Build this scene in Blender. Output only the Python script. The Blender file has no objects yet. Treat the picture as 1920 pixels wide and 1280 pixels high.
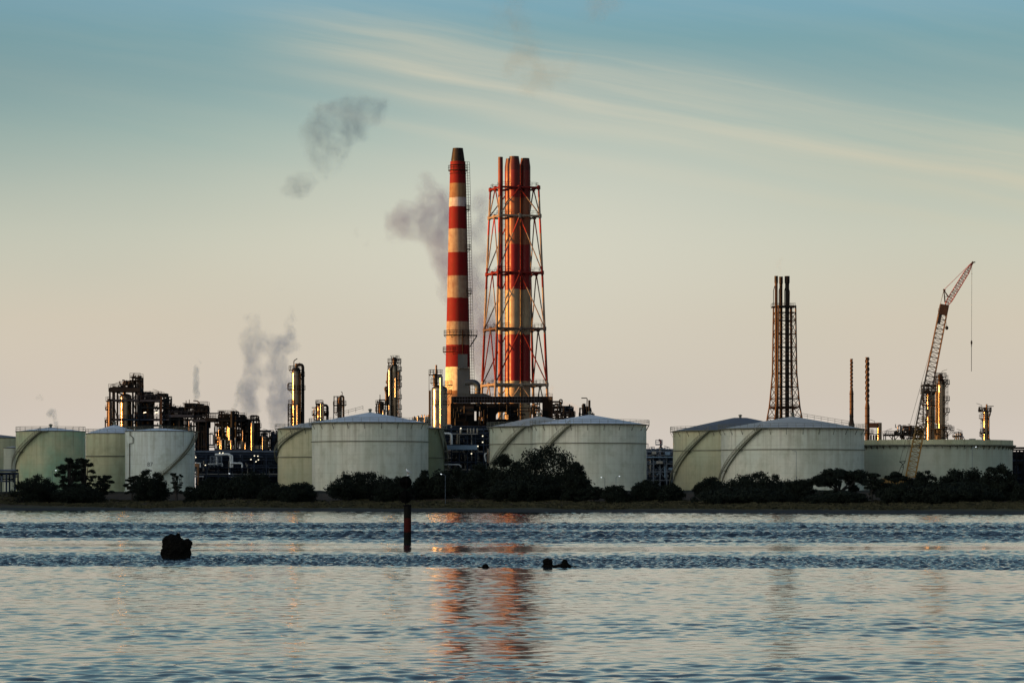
import bpy, math, random
import numpy as np
from mathutils import Vector, Matrix, noise as mnoise

R = math.radians
scene = bpy.context.scene
COL = scene.collection
rng = random.Random(7)

# ------------------------------------------------------------------ picture <-> place
F, CX, HY, CH = 7040.0, 960.0, 934.0, 2.7      # focal length in photo pixels, centre column, horizon row, eye height
def px(x, Y): return (x - CX) * Y / F
def pz(y, Y): return CH + (HY - y) * Y / F
def P(x, y, Y): return (px(x, Y), Y, pz(y, Y))
def K(Y): return Y / F                          # metres per photo pixel at distance Y

def lin(r, g, b):
    f = lambda c: (c / 255 / 12.92) if c / 255 <= 0.04045 else ((c / 255 + 0.055) / 1.055) ** 2.4
    return (f(r), f(g), f(b), 1.0)

def sstep(a, b, x):
    t = np.clip((np.asarray(x, float) - a) / (b - a), 0, 1)
    return t * t * (3 - 2 * t)

# ------------------------------------------------------------------ node helper
class NT:
    def __init__(self, tree):
        self.t = tree; self.t.nodes.clear()
    def n(self, typ, **kw):
        nd = self.t.nodes.new(typ)
        for k, v in kw.items(): setattr(nd, k, v)
        return nd
    def put(self, sock, v):
        if v is None: return
        if hasattr(v, 'bl_idname') or hasattr(v, 'is_output'): self.t.links.new(v, sock)
        elif isinstance(v, (tuple, list)):
            d = sock.default_value
            sock.default_value = tuple(v)[:len(d)] if len(v) >= len(d) else tuple(v) + (1.0,)
        else: sock.default_value = v
    def math(self, op, a, b=None, c=None, clamp=False):
        nd = self.n('ShaderNodeMath', operation=op, use_clamp=clamp)
        for i, v in enumerate((a, b, c)): self.put(nd.inputs[i], v)
        return nd.outputs[0]
    def vmath(self, op, a, b=None):
        nd = self.n('ShaderNodeVectorMath', operation=op)
        self.put(nd.inputs[0], a); self.put(nd.inputs[1], b)
        return nd.outputs['Value'] if op in ('LENGTH', 'DOT_PRODUCT', 'DISTANCE') else nd.outputs[0]
    def mix(self, fac, a, b, mode='MIX'):
        nd = self.n('ShaderNodeMix', data_type='RGBA', blend_type=mode)
        self.put(nd.inputs[0], fac); self.put(nd.inputs[6], a); self.put(nd.inputs[7], b)
        return nd.outputs[2]
    def rng(self, v, a, b, c=0.0, d=1.0, smooth=False):
        nd = self.n('ShaderNodeMapRange')
        if smooth: nd.interpolation_type = 'SMOOTHSTEP'
        self.put(nd.inputs[0], v)
        for i, q in enumerate((a, b, c, d)): self.put(nd.inputs[i + 1], q)
        return nd.outputs[0]
    def noise(self, vec, scale, detail=4, rough=0.55, dist=0.0):
        nd = self.n('ShaderNodeTexNoise')
        self.put(nd.inputs['Vector'], vec); nd.inputs['Scale'].default_value = scale
        nd.inputs['Detail'].default_value = detail; nd.inputs['Roughness'].default_value = rough
        nd.inputs['Distortion'].default_value = dist
        return nd.outputs[0]
    def scale(self, vec, s):
        return self.vmath('MULTIPLY', vec, s)
    def sep(self, vec):
        nd = self.n('ShaderNodeSeparateXYZ'); self.put(nd.inputs[0], vec); return nd.outputs
    def comb(self, x, y, z):
        nd = self.n('ShaderNodeCombineXYZ')
        for i, v in enumerate((x, y, z)): self.put(nd.inputs[i], v)
        return nd.outputs[0]
    def ramp(self, fac, stops, interp='LINEAR'):
        nd = self.n('ShaderNodeValToRGB'); cr = nd.color_ramp; cr.interpolation = interp
        while len(cr.elements) < len(stops): cr.elements.new(0.5)
        for e, (p, c) in zip(cr.elements, stops):
            e.position = p
        for e, (p, c) in zip(cr.elements, stops):
            e.color = c
        self.put(nd.inputs[0], fac); return nd.outputs[0]
    def obj(self):
        return self.n('ShaderNodeTexCoord').outputs['Object']

def new_mat(name):
    m = bpy.data.materials.new(name); m.use_nodes = True
    return m, NT(m.node_tree)

def finish(nt, color, rough=0.6, metal=0.0, bump=None, bump_s=0.3, bump_d=0.05, spec=0.5, emit=None, emit_s=0):
    b = nt.n('ShaderNodeBsdfPrincipled'); o = nt.n('ShaderNodeOutputMaterial')
    nt.put(b.inputs['Base Color'], color); nt.put(b.inputs['Roughness'], rough); nt.put(b.inputs['Metallic'], metal)
    nt.put(b.inputs['Specular IOR Level'], spec)
    if emit is not None:
        nt.put(b.inputs['Emission Color'], emit); b.inputs['Emission Strength'].default_value = emit_s
    if bump is not None:
        bn = nt.n('ShaderNodeBump'); bn.inputs['Strength'].default_value = bump_s; bn.inputs['Distance'].default_value = bump_d
        nt.put(bn.inputs['Height'], bump); nt.put(b.inputs['Normal'], bn.outputs[0])
    nt.put(o.inputs['Surface'], b.outputs[0])
    return b

def simple(name, c, rough=0.6, metal=0.0, var=0.35, scale=0.5, streak=0.0, dirt=(0.05, 0.03, 0.02, 1), spec=0.5):
    m, t = new_mat(name)
    o = t.obj()
    n = t.noise(o, scale, 5)
    col = t.mix(t.rng(n, 0.3, 0.7), tuple(q * (1 - var) for q in c[:3]) + (1,), tuple(min(1, q * (1 + var)) for q in c[:3]) + (1,))
    if streak:
        s = t.noise(t.scale(o, (1.3, 1.3, 0.07)), 1.0, 5, 0.6)
        col = t.mix(t.rng(s, 0.48, 0.75, 0, streak), col, dirt)
    finish(t, col, t.rng(n, 0.3, 0.7, max(0.05, rough - 0.1), min(1, rough + 0.1)), metal, spec=spec)
    return m

def tank_paint(name, ca, cb, dirt=(0.16, 0.15, 0.07, 1), rust=0.25, green=0.0):
    m, t = new_mat(name)
    o = t.obj(); x, y, z = t.sep(o)
    big = t.noise(o, 0.07, 4)
    col = t.mix(t.rng(big, 0.4, 0.6), ca, cb)
    st = t.noise(t.scale(o, (0.7, 0.7, 0.035)), 1.0, 6, 0.62)
    col = t.mix(t.rng(st, 0.45, 0.75, 0, 0.5), col, dirt)
    st2 = t.noise(t.scale(o, (2.2, 2.2, 0.05)), 1.0, 4, 0.6)
    col = t.mix(t.rng(st2, 0.6, 0.8, 0, rust), col, (0.2, 0.11, 0.05, 1))
    gz = t.sep(t.n('ShaderNodeTexCoord').outputs['Generated'])[2]
    run = t.math('MULTIPLY', t.rng(t.noise(t.scale(o, (1.1, 1.1, 0.02)), 1.0, 4, 0.6), 0.5, 0.68), t.rng(t.math('ADD', gz, t.math('MULTIPLY', st2, 0.5)), 0.85, 1.25))
    col = t.mix(t.math('MULTIPLY', run, 0.45), col, (0.17, 0.11, 0.06, 1))
    bl = t.noise(o, 0.35, 5, 0.65)
    col = t.mix(t.rng(bl, 0.5, 0.7, 0, 0.4), col, t.mix(0.5, dirt, (0.28, 0.31, 0.2, 1)))
    bl2 = t.noise(t.scale(o, (1, 1, 0.5)), 0.16, 6, 0.7)
    col = t.mix(t.rng(bl2, 0.52, 0.7, 0, 0.32), col, dirt)
    # plate courses: thin weld seams every 2.4 m of height and staggered uprights
    seam = t.math('LESS_THAN', t.math('FRACT', t.math('MULTIPLY', z, 1 / 2.4)), 0.035)
    col = t.mix(t.math('MULTIPLY', seam, 0.26), col, (0.2, 0.2, 0.15, 1))
    ang = t.math('ARCTAN2', y, x)
    up = t.math('LESS_THAN', t.math('FRACT', t.math('ADD', t.math('MULTIPLY', ang, 5.0), t.math('MULTIPLY', t.math('FLOOR', t.math('MULTIPLY', z, 1 / 2.4)), 0.37))), 0.012)
    col = t.mix(t.math('MULTIPLY', up, 0.22), col, (0.2, 0.2, 0.15, 1))
    finish(t, col, t.rng(bl, 0.3, 0.7, 0.4, 0.65), 0.0, bump=t.math('ADD', seam, t.math('MULTIPLY', big, 3)), bump_s=0.15, bump_d=0.05)
    return m

def banded(name, bands, H, rough=0.45, metal=0.0, soot=0.3, speck=0.5, spec=0.2):
    """paint bands by height (local z), weathered; bands = [(z_start, colour)]"""
    m, t = new_mat(name)
    o = t.obj(); z = t.sep(o)[2]
    wob = t.math('MULTIPLY', t.math('SUBTRACT', t.noise(o, 0.6, 3), 0.5), 0.5)
    zz = t.math('DIVIDE', t.math('ADD', z, wob), H)
    col = t.ramp(zz, [(max(0, a / H), c) for a, c in bands], 'CONSTANT')
    n1 = t.noise(o, 0.5, 6, 0.65)
    col = t.mix(t.rng(n1, 0.35, 0.7, 0, soot), col, t.mix(0.75, col, (0.1, 0.022, 0.016, 1)))
    st = t.noise(t.scale(o, (1.6, 1.6, 0.06)), 1.0, 5, 0.6)
    col = t.mix(t.rng(st, 0.5, 0.75, 0, soot), col, (0.07, 0.022, 0.016, 1))
    sp = t.noise(t.scale(o, (1.0, 1.0, 0.5)), 2.2, 4, 0.7)
    col = t.mix(t.rng(sp, 0.66, 0.74, 0, speck), col, (0.08, 0.04, 0.03, 1))
    finish(t, col, t.rng(n1, 0.3, 0.7, rough - 0.07, rough + 0.12), metal, spec=spec)
    return m

# ------------------------------------------------------------------ mesh builder
class MB:
    def __init__(self): self.v = []; self.f = []; self.sm = []
    def add(self, vs, fs, smooth=False):
        b = len(self.v); self.v.extend(vs)
        self.f.extend([tuple(b + i for i in q) for q in fs]); self.sm.extend([smooth] * len(fs)); return self
    def box(self, x0, x1, y0, y1, z0, z1):
        v = [(x0, y0, z0), (x1, y0, z0), (x1, y1, z0), (x0, y1, z0), (x0, y0, z1), (x1, y0, z1), (x1, y1, z1), (x0, y1, z1)]
        return self.add(v, [(0, 3, 2, 1), (4, 5, 6, 7), (0, 1, 5, 4), (1, 2, 6, 5), (2, 3, 7, 6), (3, 0, 4, 7)])
    def beam(self, a, b, w, h=None):
        """box-section bar from a to b"""
        a = Vector(a); b = Vector(b); d = b - a
        if d.length < 1e-6: return self
        d.normalize(); h = h or w
        up = Vector((0, 0, 1)) if abs(d.z) < 0.9 else Vector((0, 1, 0))
        s = d.cross(up).normalized(); u = s.cross(d)
        v = []
        for p in (a, b):
            for i, j in ((-1, -1), (1, -1), (1, 1), (-1, 1)):
                v.append(tuple(p + s * (i * w / 2) + u * (j * h / 2)))
        return self.add(v, [(0, 1, 2, 3), (7, 6, 5, 4), (0, 4, 5, 1), (1, 5, 6, 2), (2, 6, 7, 3), (3, 7, 4, 0)])
    def tube(self, pts, r, n=6, r1=None, cap=True, closed=False):
        pts = [Vector(p) for p in pts]; m = len(pts); rings = []
        prev = None
        for i, p in enumerate(pts):
            if closed: d = pts[(i + 1) % m] - pts[i - 1]
            elif i == 0: d = pts[1] - p
            elif i == m - 1: d = p - pts[i - 1]
            else: d = (pts[i + 1] - p).normalized() + (p - pts[i - 1]).normalized()
            if d.length < 1e-9: d = Vector((0, 0, 1))
            d.normalize()
            if prev is None:
                up = Vector((0, 0, 1)) if abs(d.z) < 0.9 else Vector((1, 0, 0))
                s = d.cross(up).normalized()
            else:
                s = (prev - d * prev.dot(d))
                s = s.normalized() if s.length > 1e-6 else d.orthogonal().normalized()
            prev = s; u = d.cross(s)
            rr = r if r1 is None else r + (r1 - r) * i / max(1, m - 1)
            k = 1.0
            if 0 < i < m - 1 and not closed:
                c = (pts[i + 1] - p).normalized().dot((p - pts[i - 1]).normalized()); k = min(1.6, 1 / max(0.4, math.sqrt(max(0.0, (1 + c) / 2))))
            rings.append([tuple(p + (s * math.cos(2 * math.pi * q / n) + u * math.sin(2 * math.pi * q / n)) * rr * (k if False else 1)) for q in range(n)])
        v = [q for rg in rings for q in rg]; f = []
        for i in range(m if closed else m - 1):
            j = (i + 1) % m
            for q in range(n):
                f.append((i * n + q, i * n + (q + 1) % n, j * n + (q + 1) % n, j * n + q))
        self.add(v, f, True)
        if cap and not closed:
            self.add(rings[0], [tuple(range(n))[::-1]]); self.add(rings[-1], [tuple(range(n))])
        return self
    def lathe(self, c, prof, n=32, cap0=True, cap1=True, smooth=True, a0=0.0, a1=None):
        cx, cy = c; full = a1 is None
        k = n if full else n + 1
        A = [a0 + (2 * math.pi if full else a1 - a0) * i / n for i in range(k)]
        v = [(cx + r * math.cos(a), cy + r * math.sin(a), z) for r, z in prof for a in A]
        # shade smoothly along the profile but keep its corners sharp
        runs = [[0, 1]]
        for i in range(1, len(prof) - 1):
            d0 = (prof[i][0] - prof[i - 1][0], prof[i][1] - prof[i - 1][1]); d1 = (prof[i + 1][0] - prof[i][0], prof[i + 1][1] - prof[i][1])
            l = math.hypot(*d0) * math.hypot(*d1)
            if l > 1e-12 and (d0[0] * d1[0] + d0[1] * d1[1]) / l < 0.9: runs.append([i, i + 1])
            else: runs[-1][1] = i + 1
        for a_, b_ in runs:
            f = []
            for i in range(b_ - a_):
                for q in range(n):
                    q2 = (q + 1) % k
                    f.append((i * k + q, i * k + q2, (i + 1) * k + q2, (i + 1) * k + q))
            self.add(v[a_ * k:(b_ + 1) * k], f, smooth)
        if full and cap0 and prof[0][0] > 1e-6: self.add([v[q] for q in range(k)], [tuple(range(k))[::-1]])
        if full and cap1 and prof[-1][0] > 1e-6: self.add([v[(len(prof) - 1) * k + q] for q in range(k)], [tuple(range(k))])
        return self
    def hoop(self, c, z, r, t, n=48, a0=0.0, a1=None, seg=4):
        cx, cy = c; full = a1 is None
        A = [a0 + (2 * math.pi if full else a1 - a0) * i / n for i in range(n if full else n + 1)]
        return self.tube([(cx + r * math.cos(a), cy + r * math.sin(a), z) for a in A], t, seg, closed=full)
    def build(self, name, mat, parent=None):
        if not self.v: return None
        me = bpy.data.meshes.new(name)
        off = Vector((0, 0, 0))
        q = parent
        while q is not None: off += q.location; q = q.parent
        vs = np.array(self.v, float) - np.array(off)
        me.from_pydata(vs.tolist(), [], self.f); me.materials.append(mat)
        me.polygons.foreach_set('use_smooth', self.sm); me.update()
        o = bpy.data.objects.new(name, me); COL.objects.link(o); o.parent = parent
        return o

def tag(o, label=None, cat=None, group=None, kind=None):
    if label: o['label'] = label
    if cat: o['category'] = cat
    if group: o['group'] = group
    if kind: o['kind'] = kind
    return o
def thing(name, label, cat, loc, group=None):
    o = bpy.data.objects.new(name, None); COL.objects.link(o); o.location = loc; o.empty_display_size = 1
    return tag(o, label, cat, group, 'thing')

# ------------------------------------------------------------------ terrain
GZ = 4.4
def shore(X): return float(np.clip(731 - 1.1 * X, 585, 838))
def ground_z(X, Y):
    t = Y - shore(X)
    if t < 0: return max(-3.0, 0.03 * t)
    pts = ((0, 0), (10, 0.3), (18, 0.8), (45, 1.35), (62, 1.75), (95, 3.2), (130, GZ))
    for (a, b), (c, d) in zip(pts, pts[1:]):
        if t <= c: return b + (d - b) * (t - a) / (c - a)
    return GZ

# ------------------------------------------------------------------ materials
M = {}
M['tank_white'] = tank_paint('tank paint white', (0.74, 0.8, 0.78, 1), (0.68, 0.75, 0.7, 1), (0.3, 0.3, 0.2, 1), 0.12)
M['tank_cream'] = tank_paint('tank paint cream', (0.68, 0.67, 0.52, 1), (0.56, 0.6, 0.46, 1), (0.33, 0.3, 0.16, 1), 0.2)
M['tank_pale'] = tank_paint('tank paint pale', (0.74, 0.73, 0.63, 1), (0.62, 0.66, 0.58, 1), (0.34, 0.34, 0.24, 1), 0.16)
M['tank_green'] = tank_paint('tank paint green', (0.6, 0.6, 0.38, 1), (0.3, 0.5, 0.34, 1), (0.3, 0.29, 0.14, 1), 0.2)
M['tank_olive'] = tank_paint('tank paint olive', (0.58, 0.57, 0.36, 1), (0.46, 0.52, 0.34, 1), (0.24, 0.2, 0.1, 1), 0.25)
M['tank_khaki'] = tank_paint('tank paint khaki', (0.55, 0.52, 0.34, 1), (0.46, 0.49, 0.34, 1), (0.28, 0.27, 0.15, 1), 0.2)
M['tank_grey'] = tank_paint('tank paint grey green', (0.5, 0.52, 0.43, 1), (0.43, 0.49, 0.41, 1), (0.3, 0.3, 0.22, 1), 0.15)
M['tank_dull'] = tank_paint('tank paint dull green', (0.24, 0.27, 0.16, 1), (0.19, 0.25, 0.16, 1), (0.14, 0.13, 0.08, 1), 0.2)  # darker, greener paint than the neighbouring tanks
M['roof_blue'] = simple('tank roof blue grey', (0.56, 0.63, 0.74), 0.45, 0, 0.15, 0.3, 0.3, (0.2, 0.2, 0.2, 1))
M['roof_dark'] = simple('tank roof dark', (0.09, 0.10, 0.13), 0.5, 0, 0.2, 0.3, 0.2)
M['roof_grey'] = simple('tank roof grey', (0.42, 0.43, 0.44), 0.5, 0, 0.2, 0.3, 0.3, (0.15, 0.14, 0.12, 1))
M['rim'] = simple('rim steel', (0.13, 0.13, 0.1), 0.6, 0, 0.3, 0.5)
M['rail'] = simple('rail steel', (0.16, 0.155, 0.12), 0.6, 0, 0.3, 0.8)
M['stair'] = simple('stair steel', (0.12, 0.125, 0.085), 0.7, 0, 0.3, 0.8)
M['steel'] = simple('dark steel', (0.011, 0.0125, 0.015), 0.8, 0.0, 0.45, 0.6, spec=0.05)
M['steel_brown'] = simple('rusty steel', (0.0172, 0.0099, 0.0079), 0.75, 0.0, 0.5, 0.5, spec=0.08)
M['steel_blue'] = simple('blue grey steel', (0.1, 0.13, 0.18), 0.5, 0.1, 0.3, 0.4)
M['steel_navy'] = simple('navy steel', (0.02, 0.03, 0.052), 0.7, 0.0, 0.4, 0.5, spec=0.12)
M['clad'] = simple('insulation cladding', (0.1, 0.08, 0.062), 0.22, 0.9, 0.3, 0.35, 0.35, (0.1, 0.06, 0.03, 1))
M['clad_brown'] = simple('weathered cladding', (0.035, 0.026, 0.021), 0.42, 0.7, 0.35, 0.35, 0.5, (0.05, 0.03, 0.02, 1))
M['clad_dark'] = simple('dark cladding', (0.012, 0.012, 0.013), 0.55, 0.25, 0.4, 0.4, 0.4, (0.014, 0.011, 0.008, 1), spec=0.15)
M['clad_light'] = simple('bright cladding', (0.15, 0.14, 0.13), 0.28, 0.9, 0.2, 0.3, 0.35, (0.2, 0.17, 0.14, 1))
M['pipe_white'] = simple('white pipe paint', (0.62, 0.66, 0.7), 0.4, 0, 0.15, 0.5, 0.2)
M['pipe_grey'] = simple('grey pipe cladding', (0.2400, 0.2400, 0.2400), 0.35, 0.8, 0.3, 0.5, 0.2)
M['duct_grey'] = simple('grey duct', (0.03, 0.052, 0.08), 0.5, 0.1, 0.2, 0.25, 0.45, (0.03, 0.035, 0.045, 1), spec=0.15)
M['duct_black'] = simple('black duct', (0.0026, 0.0030, 0.0036), 0.6, 0.0, 0.4, 0.3, 0.4, (0.007, 0.005, 0.004, 1), spec=0.05)
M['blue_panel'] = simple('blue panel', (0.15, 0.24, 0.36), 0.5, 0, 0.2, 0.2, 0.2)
M['lamplit_wall'] = simple('lamplit wall colour', (0.3300, 0.1452, 0.0528), 0.5, 0, 0.2, 0.3, 0.2)  # lamp light put into the cabin wall as an orange base colour
M['soot'] = simple('sooty steel', (0.0079, 0.0066, 0.0066), 0.6, 0.1, 0.5, 0.4, 0.4, (0.05, 0.027, 0.014, 1), spec=0.15)
M['rust'] = simple('rust brown stack', (0.0396, 0.0238, 0.0165), 0.6, 0.1, 0.35, 0.4, 0.5, (0.05, 0.028, 0.02, 1), spec=0.2)
M['crane_yellow'] = simple('crane yellow', (0.1980, 0.1122, 0.0231), 0.5, 0, 0.25, 0.5, 0.2)
M['crane_red'] = simple('crane red', (0.1452, 0.0231, 0.0185), 0.45, 0, 0.2, 0.5)
M['cable'] = simple('wire rope', (0.05, 0.05, 0.05), 0.5, 0.6, 0.2, 1)
M['rubber'] = simple('track steel', (0.04, 0.038, 0.035), 0.7, 0.2, 0.3, 1)
M['glass'] = simple('cab glass', (0.03, 0.04, 0.05), 0.08, 0, 0.1, 1)
M['black'] = simple('black marker paint', (0.004, 0.004, 0.0045), 0.8, 0, 0.3, 3.0, spec=0.06)
M['bird_white'] = simple('white feathers', (0.85, 0.87, 0.9), 0.7, 0, 0.05, 8)
M['bird_grey'] = simple('grey feathers', (0.42, 0.46, 0.52), 0.7, 0, 0.1, 8)
M['bird_orange'] = simple('orange beak', (0.6, 0.2, 0.05), 0.5, 0, 0.1, 8)
M['bark'] = simple('bark', (0.022, 0.02, 0.018), 0.85, 0, 0.35, 2.0)
M['concrete'] = simple('concrete', (0.3, 0.29, 0.27), 0.8, 0, 0.2, 0.4)
M['number'] = simple('number paint', (0.1, 0.12, 0.12), 0.6, 0, 0.2, 2)
def lampmat():
    m, t = new_mat('lit lamp'); finish(t, (0.9, 0.95, 1, 1), 0.4, 0, emit=(0.85, 0.93, 1, 1), emit_s=0.4); return m
M['lamp'] = lampmat()
def lampmat2():
    m, t = new_mat('lit warm lamp'); finish(t, (0.9, 0.9, 0.8, 1), 0.4, 0, emit=(1, 0.86, 0.6, 1), emit_s=0.6); return m
M['lamp_warm'] = lampmat2()

def leaf_mat(name, ca, cb):
    m, t = new_mat(name); o = t.obj()
    n = t.noise(o, 0.6, 3); n2 = t.noise(o, 4.0, 2)
    col = t.mix(t.rng(n, 0.35, 0.65), ca, cb); col = t.mix(t.rng(n2, 0.4, 0.7, 0, 0.5), col, tuple(q * 1.6 for q in cb[:3]) + (1,))
    finish(t, col, 0.75, 0, spec=0.1); return m
M['leaf'] = leaf_mat('dark foliage', (0.008, 0.012, 0.010, 1), (0.013, 0.018, 0.013, 1))
M['leaf2'] = leaf_mat('olive foliage', (0.02, 0.028, 0.015, 1), (0.034, 0.042, 0.022, 1))
# ------------------------------------------------------------------ camera
cam = bpy.data.cameras.new('camera'); camo = bpy.data.objects.new('camera', cam); COL.objects.link(camo)
camo.location = (0, 0, CH); camo.rotation_euler = (R(90), 0, 0)
cam.sensor_width = 36; cam.lens = F / 1920 * 36; cam.shift_y = (HY - 640) / 1920
cam.clip_start = 1; cam.clip_end = 60000
scene.camera = camo
scene.view_settings.view_transform = 'Standard'; scene.view_settings.look = 'None'
scene.view_settings.exposure = 1.5; scene.view_settings.gamma = 1
cy = scene.cycles
cy.max_bounces = 6; cy.volume_bounces = 2; cy.volume_step_rate = 0.3; cy.volume_max_steps = 128
cy.sample_clamp_indirect = 8; cy.caustics_reflective = False; cy.caustics_refractive = False
scene.render.film_transparent = False

# ------------------------------------------------------------------ sun: low, from the west, a little to this side of the works
SUN_EL, SUN_AZ = 3.0, 7.0
sd = Vector((-math.cos(R(SUN_AZ)) * math.cos(R(SUN_EL)), -math.sin(R(SUN_AZ)) * math.cos(R(SUN_EL)), math.sin(R(SUN_EL))))
sun = bpy.data.lights.new('sun', 'SUN'); suno = bpy.data.objects.new('sun', sun); COL.objects.link(suno)
sun.energy = 5.0; sun.angle = R(0.5); sun.color = (1.0, 0.42, 0.1)
suno.rotation_euler = sd.to_track_quat('Z', 'Y').to_euler()

# ------------------------------------------------------------------ sky
w = bpy.data.worlds.new('World'); scene.world = w; w.use_nodes = True
t = NT(w.node_tree)
d = t.n('ShaderNodeTexCoord').outputs['Generated']
dx, dy, dz = t.sep(d)
sky = t.n('ShaderNodeTexSky'); sky.sky_type = 'NISHITA'; sky.sun_disc = False
sky.sun_elevation = R(SUN_EL); sky.sun_rotation = math.atan2(sd.x, sd.y); sky.air_density = 1.0; sky.dust_density = 1.5; sky.ozone_density = 1.5
e = t.math('MAXIMUM', dz, 0.0)
S = lambda r, g, b: lin(r, g, b)
grad = t.ramp(e, [(0.0, S(222, 212, 205)), (0.0261, S(209, 199, 189)), (0.0474, S(207, 198, 184)), (0.0687, S(201, 201, 187)), (0.083, S(184, 192, 181)),
                  (0.0957, S(156, 178, 173)), (0.1114, S(119, 156, 163)), (0.122, S(104, 152, 165)), (0.1315, S(108, 158, 180)), (0.15, S(104, 147, 163)),
                  (0.2, S(82, 118, 140)), (0.32, S(58, 86, 112)), (0.5, S(40, 64, 96)), (1.0, S(26, 48, 84))])
# cirrus drawn out along the wind, in sky directions
yy = t.math('MAXIMUM', t.math('ABSOLUTE', dy), 0.08)
u = t.math('DIVIDE', dx, yy); v = t.math('DIVIDE', dz, yy)
across = t.math('ADD', v, t.math('MULTIPLY', u, 0.185))
warp = t.math('MULTIPLY', t.math('SUBTRACT', t.noise(t.comb(t.math('MULTIPLY', u, 9), t.math('MULTIPLY', v, 20), 0.0), 1.0, 2), 0.5), 0.010)
acw = t.math('ADD', across, warp)
fib = t.noise(t.comb(t.math('MULTIPLY', u, 5.0), t.math('MULTIPLY', acw, 105.0), 3.0), 1.0, 6, 0.6)
fine = t.noise(t.comb(t.math('MULTIPLY', u, 14.0), t.math('MULTIPLY', acw, 300.0), 8.0), 1.0, 4, 0.6)
f = t.math('ADD', t.math('MULTIPLY', fib, 0.8), t.math('MULTIPLY', fine, 0.2))
def bandmask(c, wd, amp):
    q = t.math('DIVIDE', t.math('SUBTRACT', acw, c), wd)
    return t.math('MULTIPLY', t.math('POWER', 2.718, t.math('MULTIPLY', t.math('MULTIPLY', q, q), -1.0)), amp)
along = t.rng(u, -0.085, -0.02, 0.0, 1.0, True)
streaks = t.math('ADD', t.math('MULTIPLY', bandmask(0.1083, 0.0034, 0.85), t.rng(fib, 0.2, 0.6)), t.math('MULTIPLY', bandmask(0.1152, 0.0064, 0.85), t.rng(fib, 0.2, 0.62)))
streaks = t.math('ADD', streaks, t.math('MULTIPLY', bandmask(0.1215, 0.0016, 0.22), t.rng(fine, 0.45, 0.65)))
streaks = t.math('ADD', streaks, t.math('MULTIPLY', bandmask(0.1020, 0.0028, 0.6), t.rng(fib, 0.25, 0.62)))
streaks = t.math('ADD', streaks, t.math('MULTIPLY', bandmask(0.0935, 0.0028, 0.45), t.rng(fib, 0.25, 0.65)))
streaks = t.math('MULTIPLY', streaks, along)
veil = t.math('MULTIPLY', t.rng(f, 0.42, 0.76), t.rng(dz, 0.05, 0.1, 0.08, 0.12))
cl = t.math('MINIMUM', t.math('ADD', t.math('MULTIPLY', streaks, 0.78), veil), 0.85)
grad = t.mix(cl, grad, S(207, 199, 178))
# soft large-scale unevenness
un = t.noise(t.comb(t.math('MULTIPLY', u, 7.0), t.math('MULTIPLY', v, 14.0), 1.0), 1.0, 2)
grad = t.mix(t.rng(un, 0.3, 0.7, 0, 0.14), grad, S(142, 166, 168))
gl = t.math('MULTIPLY', t.rng(t.math('ABSOLUTE', t.math('SUBTRACT', u, 0.01)), 0.0, 0.11, 1.0, 0.0, True), t.rng(t.math('ABSOLUTE', t.math('SUBTRACT', v, 0.068)), 0.0, 0.062, 1.0, 0.0, True))
grad = t.mix(t.math('MULTIPLY', gl, 0.5), grad, S(218, 215, 203))
cor = t.math('MULTIPLY', t.rng(t.math('MULTIPLY', u, -1.0), 0.05, 0.16, 0.0, 1.0, True), t.rng(v, 0.04, 0.12, 0.0, 1.0, True))
grad = t.mix(t.math('MULTIPLY', cor, 0.3), grad, S(88, 122, 136))
# the western sky round the low sun, behind the camera's left shoulder, is far brighter
cosd = t.vmath('DOT_PRODUCT', d, tuple(sd))
glow = t.math('POWER', t.math('MAXIMUM', t.math('MULTIPLY', t.math('ADD', cosd, 0.75), 1 / 1.75), 0.0), 2.2)
glow = t.math('MULTIPLY', glow, t.rng(dz, 0.0, 0.9, 1.0, 0.12, True))
glow = t.math('MULTIPLY', glow, t.rng(dy, -0.35, 0.25, 1.0, 0.0, True))
b1 = t.n('ShaderNodeBackground'); t.put(b1.inputs[0], sky.outputs[0]); b1.inputs[1].default_value = 0.02
b2 = t.n('ShaderNodeBackground'); t.put(b2.inputs[0], grad); b2.inputs[1].default_value = 0.92 / 2.83
b3 = t.n('ShaderNodeBackground'); t.put(b3.inputs[0], (1.0, 0.93, 0.77, 1)); t.put(b3.inputs[1], t.math('MULTIPLY', glow, 0.95))
a1 = t.n('ShaderNodeAddShader'); t.put(a1.inputs[0], b1.outputs[0]); t.put(a1.inputs[1], b2.outputs[0])
a2 = t.n('ShaderNodeAddShader'); t.put(a2.inputs[0], a1.outputs[0]); t.put(a2.inputs[1], b3.outputs[0])
wo = t.n('ShaderNodeOutputWorld'); t.put(wo.inputs[0], a2.outputs[0])

# ------------------------------------------------------------------ ground
def grid_obj(name, xs, ys, zf, mat):
    X, Y = np.meshgrid(xs, ys); Z = zf(X, Y)
    n, m = X.shape
    me = bpy.data.meshes.new(name)
    co = np.stack([X, Y, Z], -1).reshape(-1, 3).astype(np.float32)
    idx = np.arange(n * m).reshape(n, m)
    q = np.stack([idx[:-1, :-1], idx[:-1, 1:], idx[1:, 1:], idx[1:, :-1]], -1).reshape(-1, 4).astype(np.int32)
    me.vertices.add(len(co)); me.vertices.foreach_set('co', co.ravel())
    me.loops.add(q.size); me.loops.foreach_set('vertex_index', q.ravel())
    me.polygons.add(len(q)); me.polygons.foreach_set('loop_start', np.arange(0, q.size, 4, dtype=np.int32))
    me.polygons.foreach_set('loop_total', np.full(len(q), 4, np.int32))
    me.polygons.foreach_set('use_smooth', np.ones(len(q), bool))
    me.update(calc_edges=True); me.materials.append(mat)
    o = bpy.data.objects.new(name, me); COL.objects.link(o); return o

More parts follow.
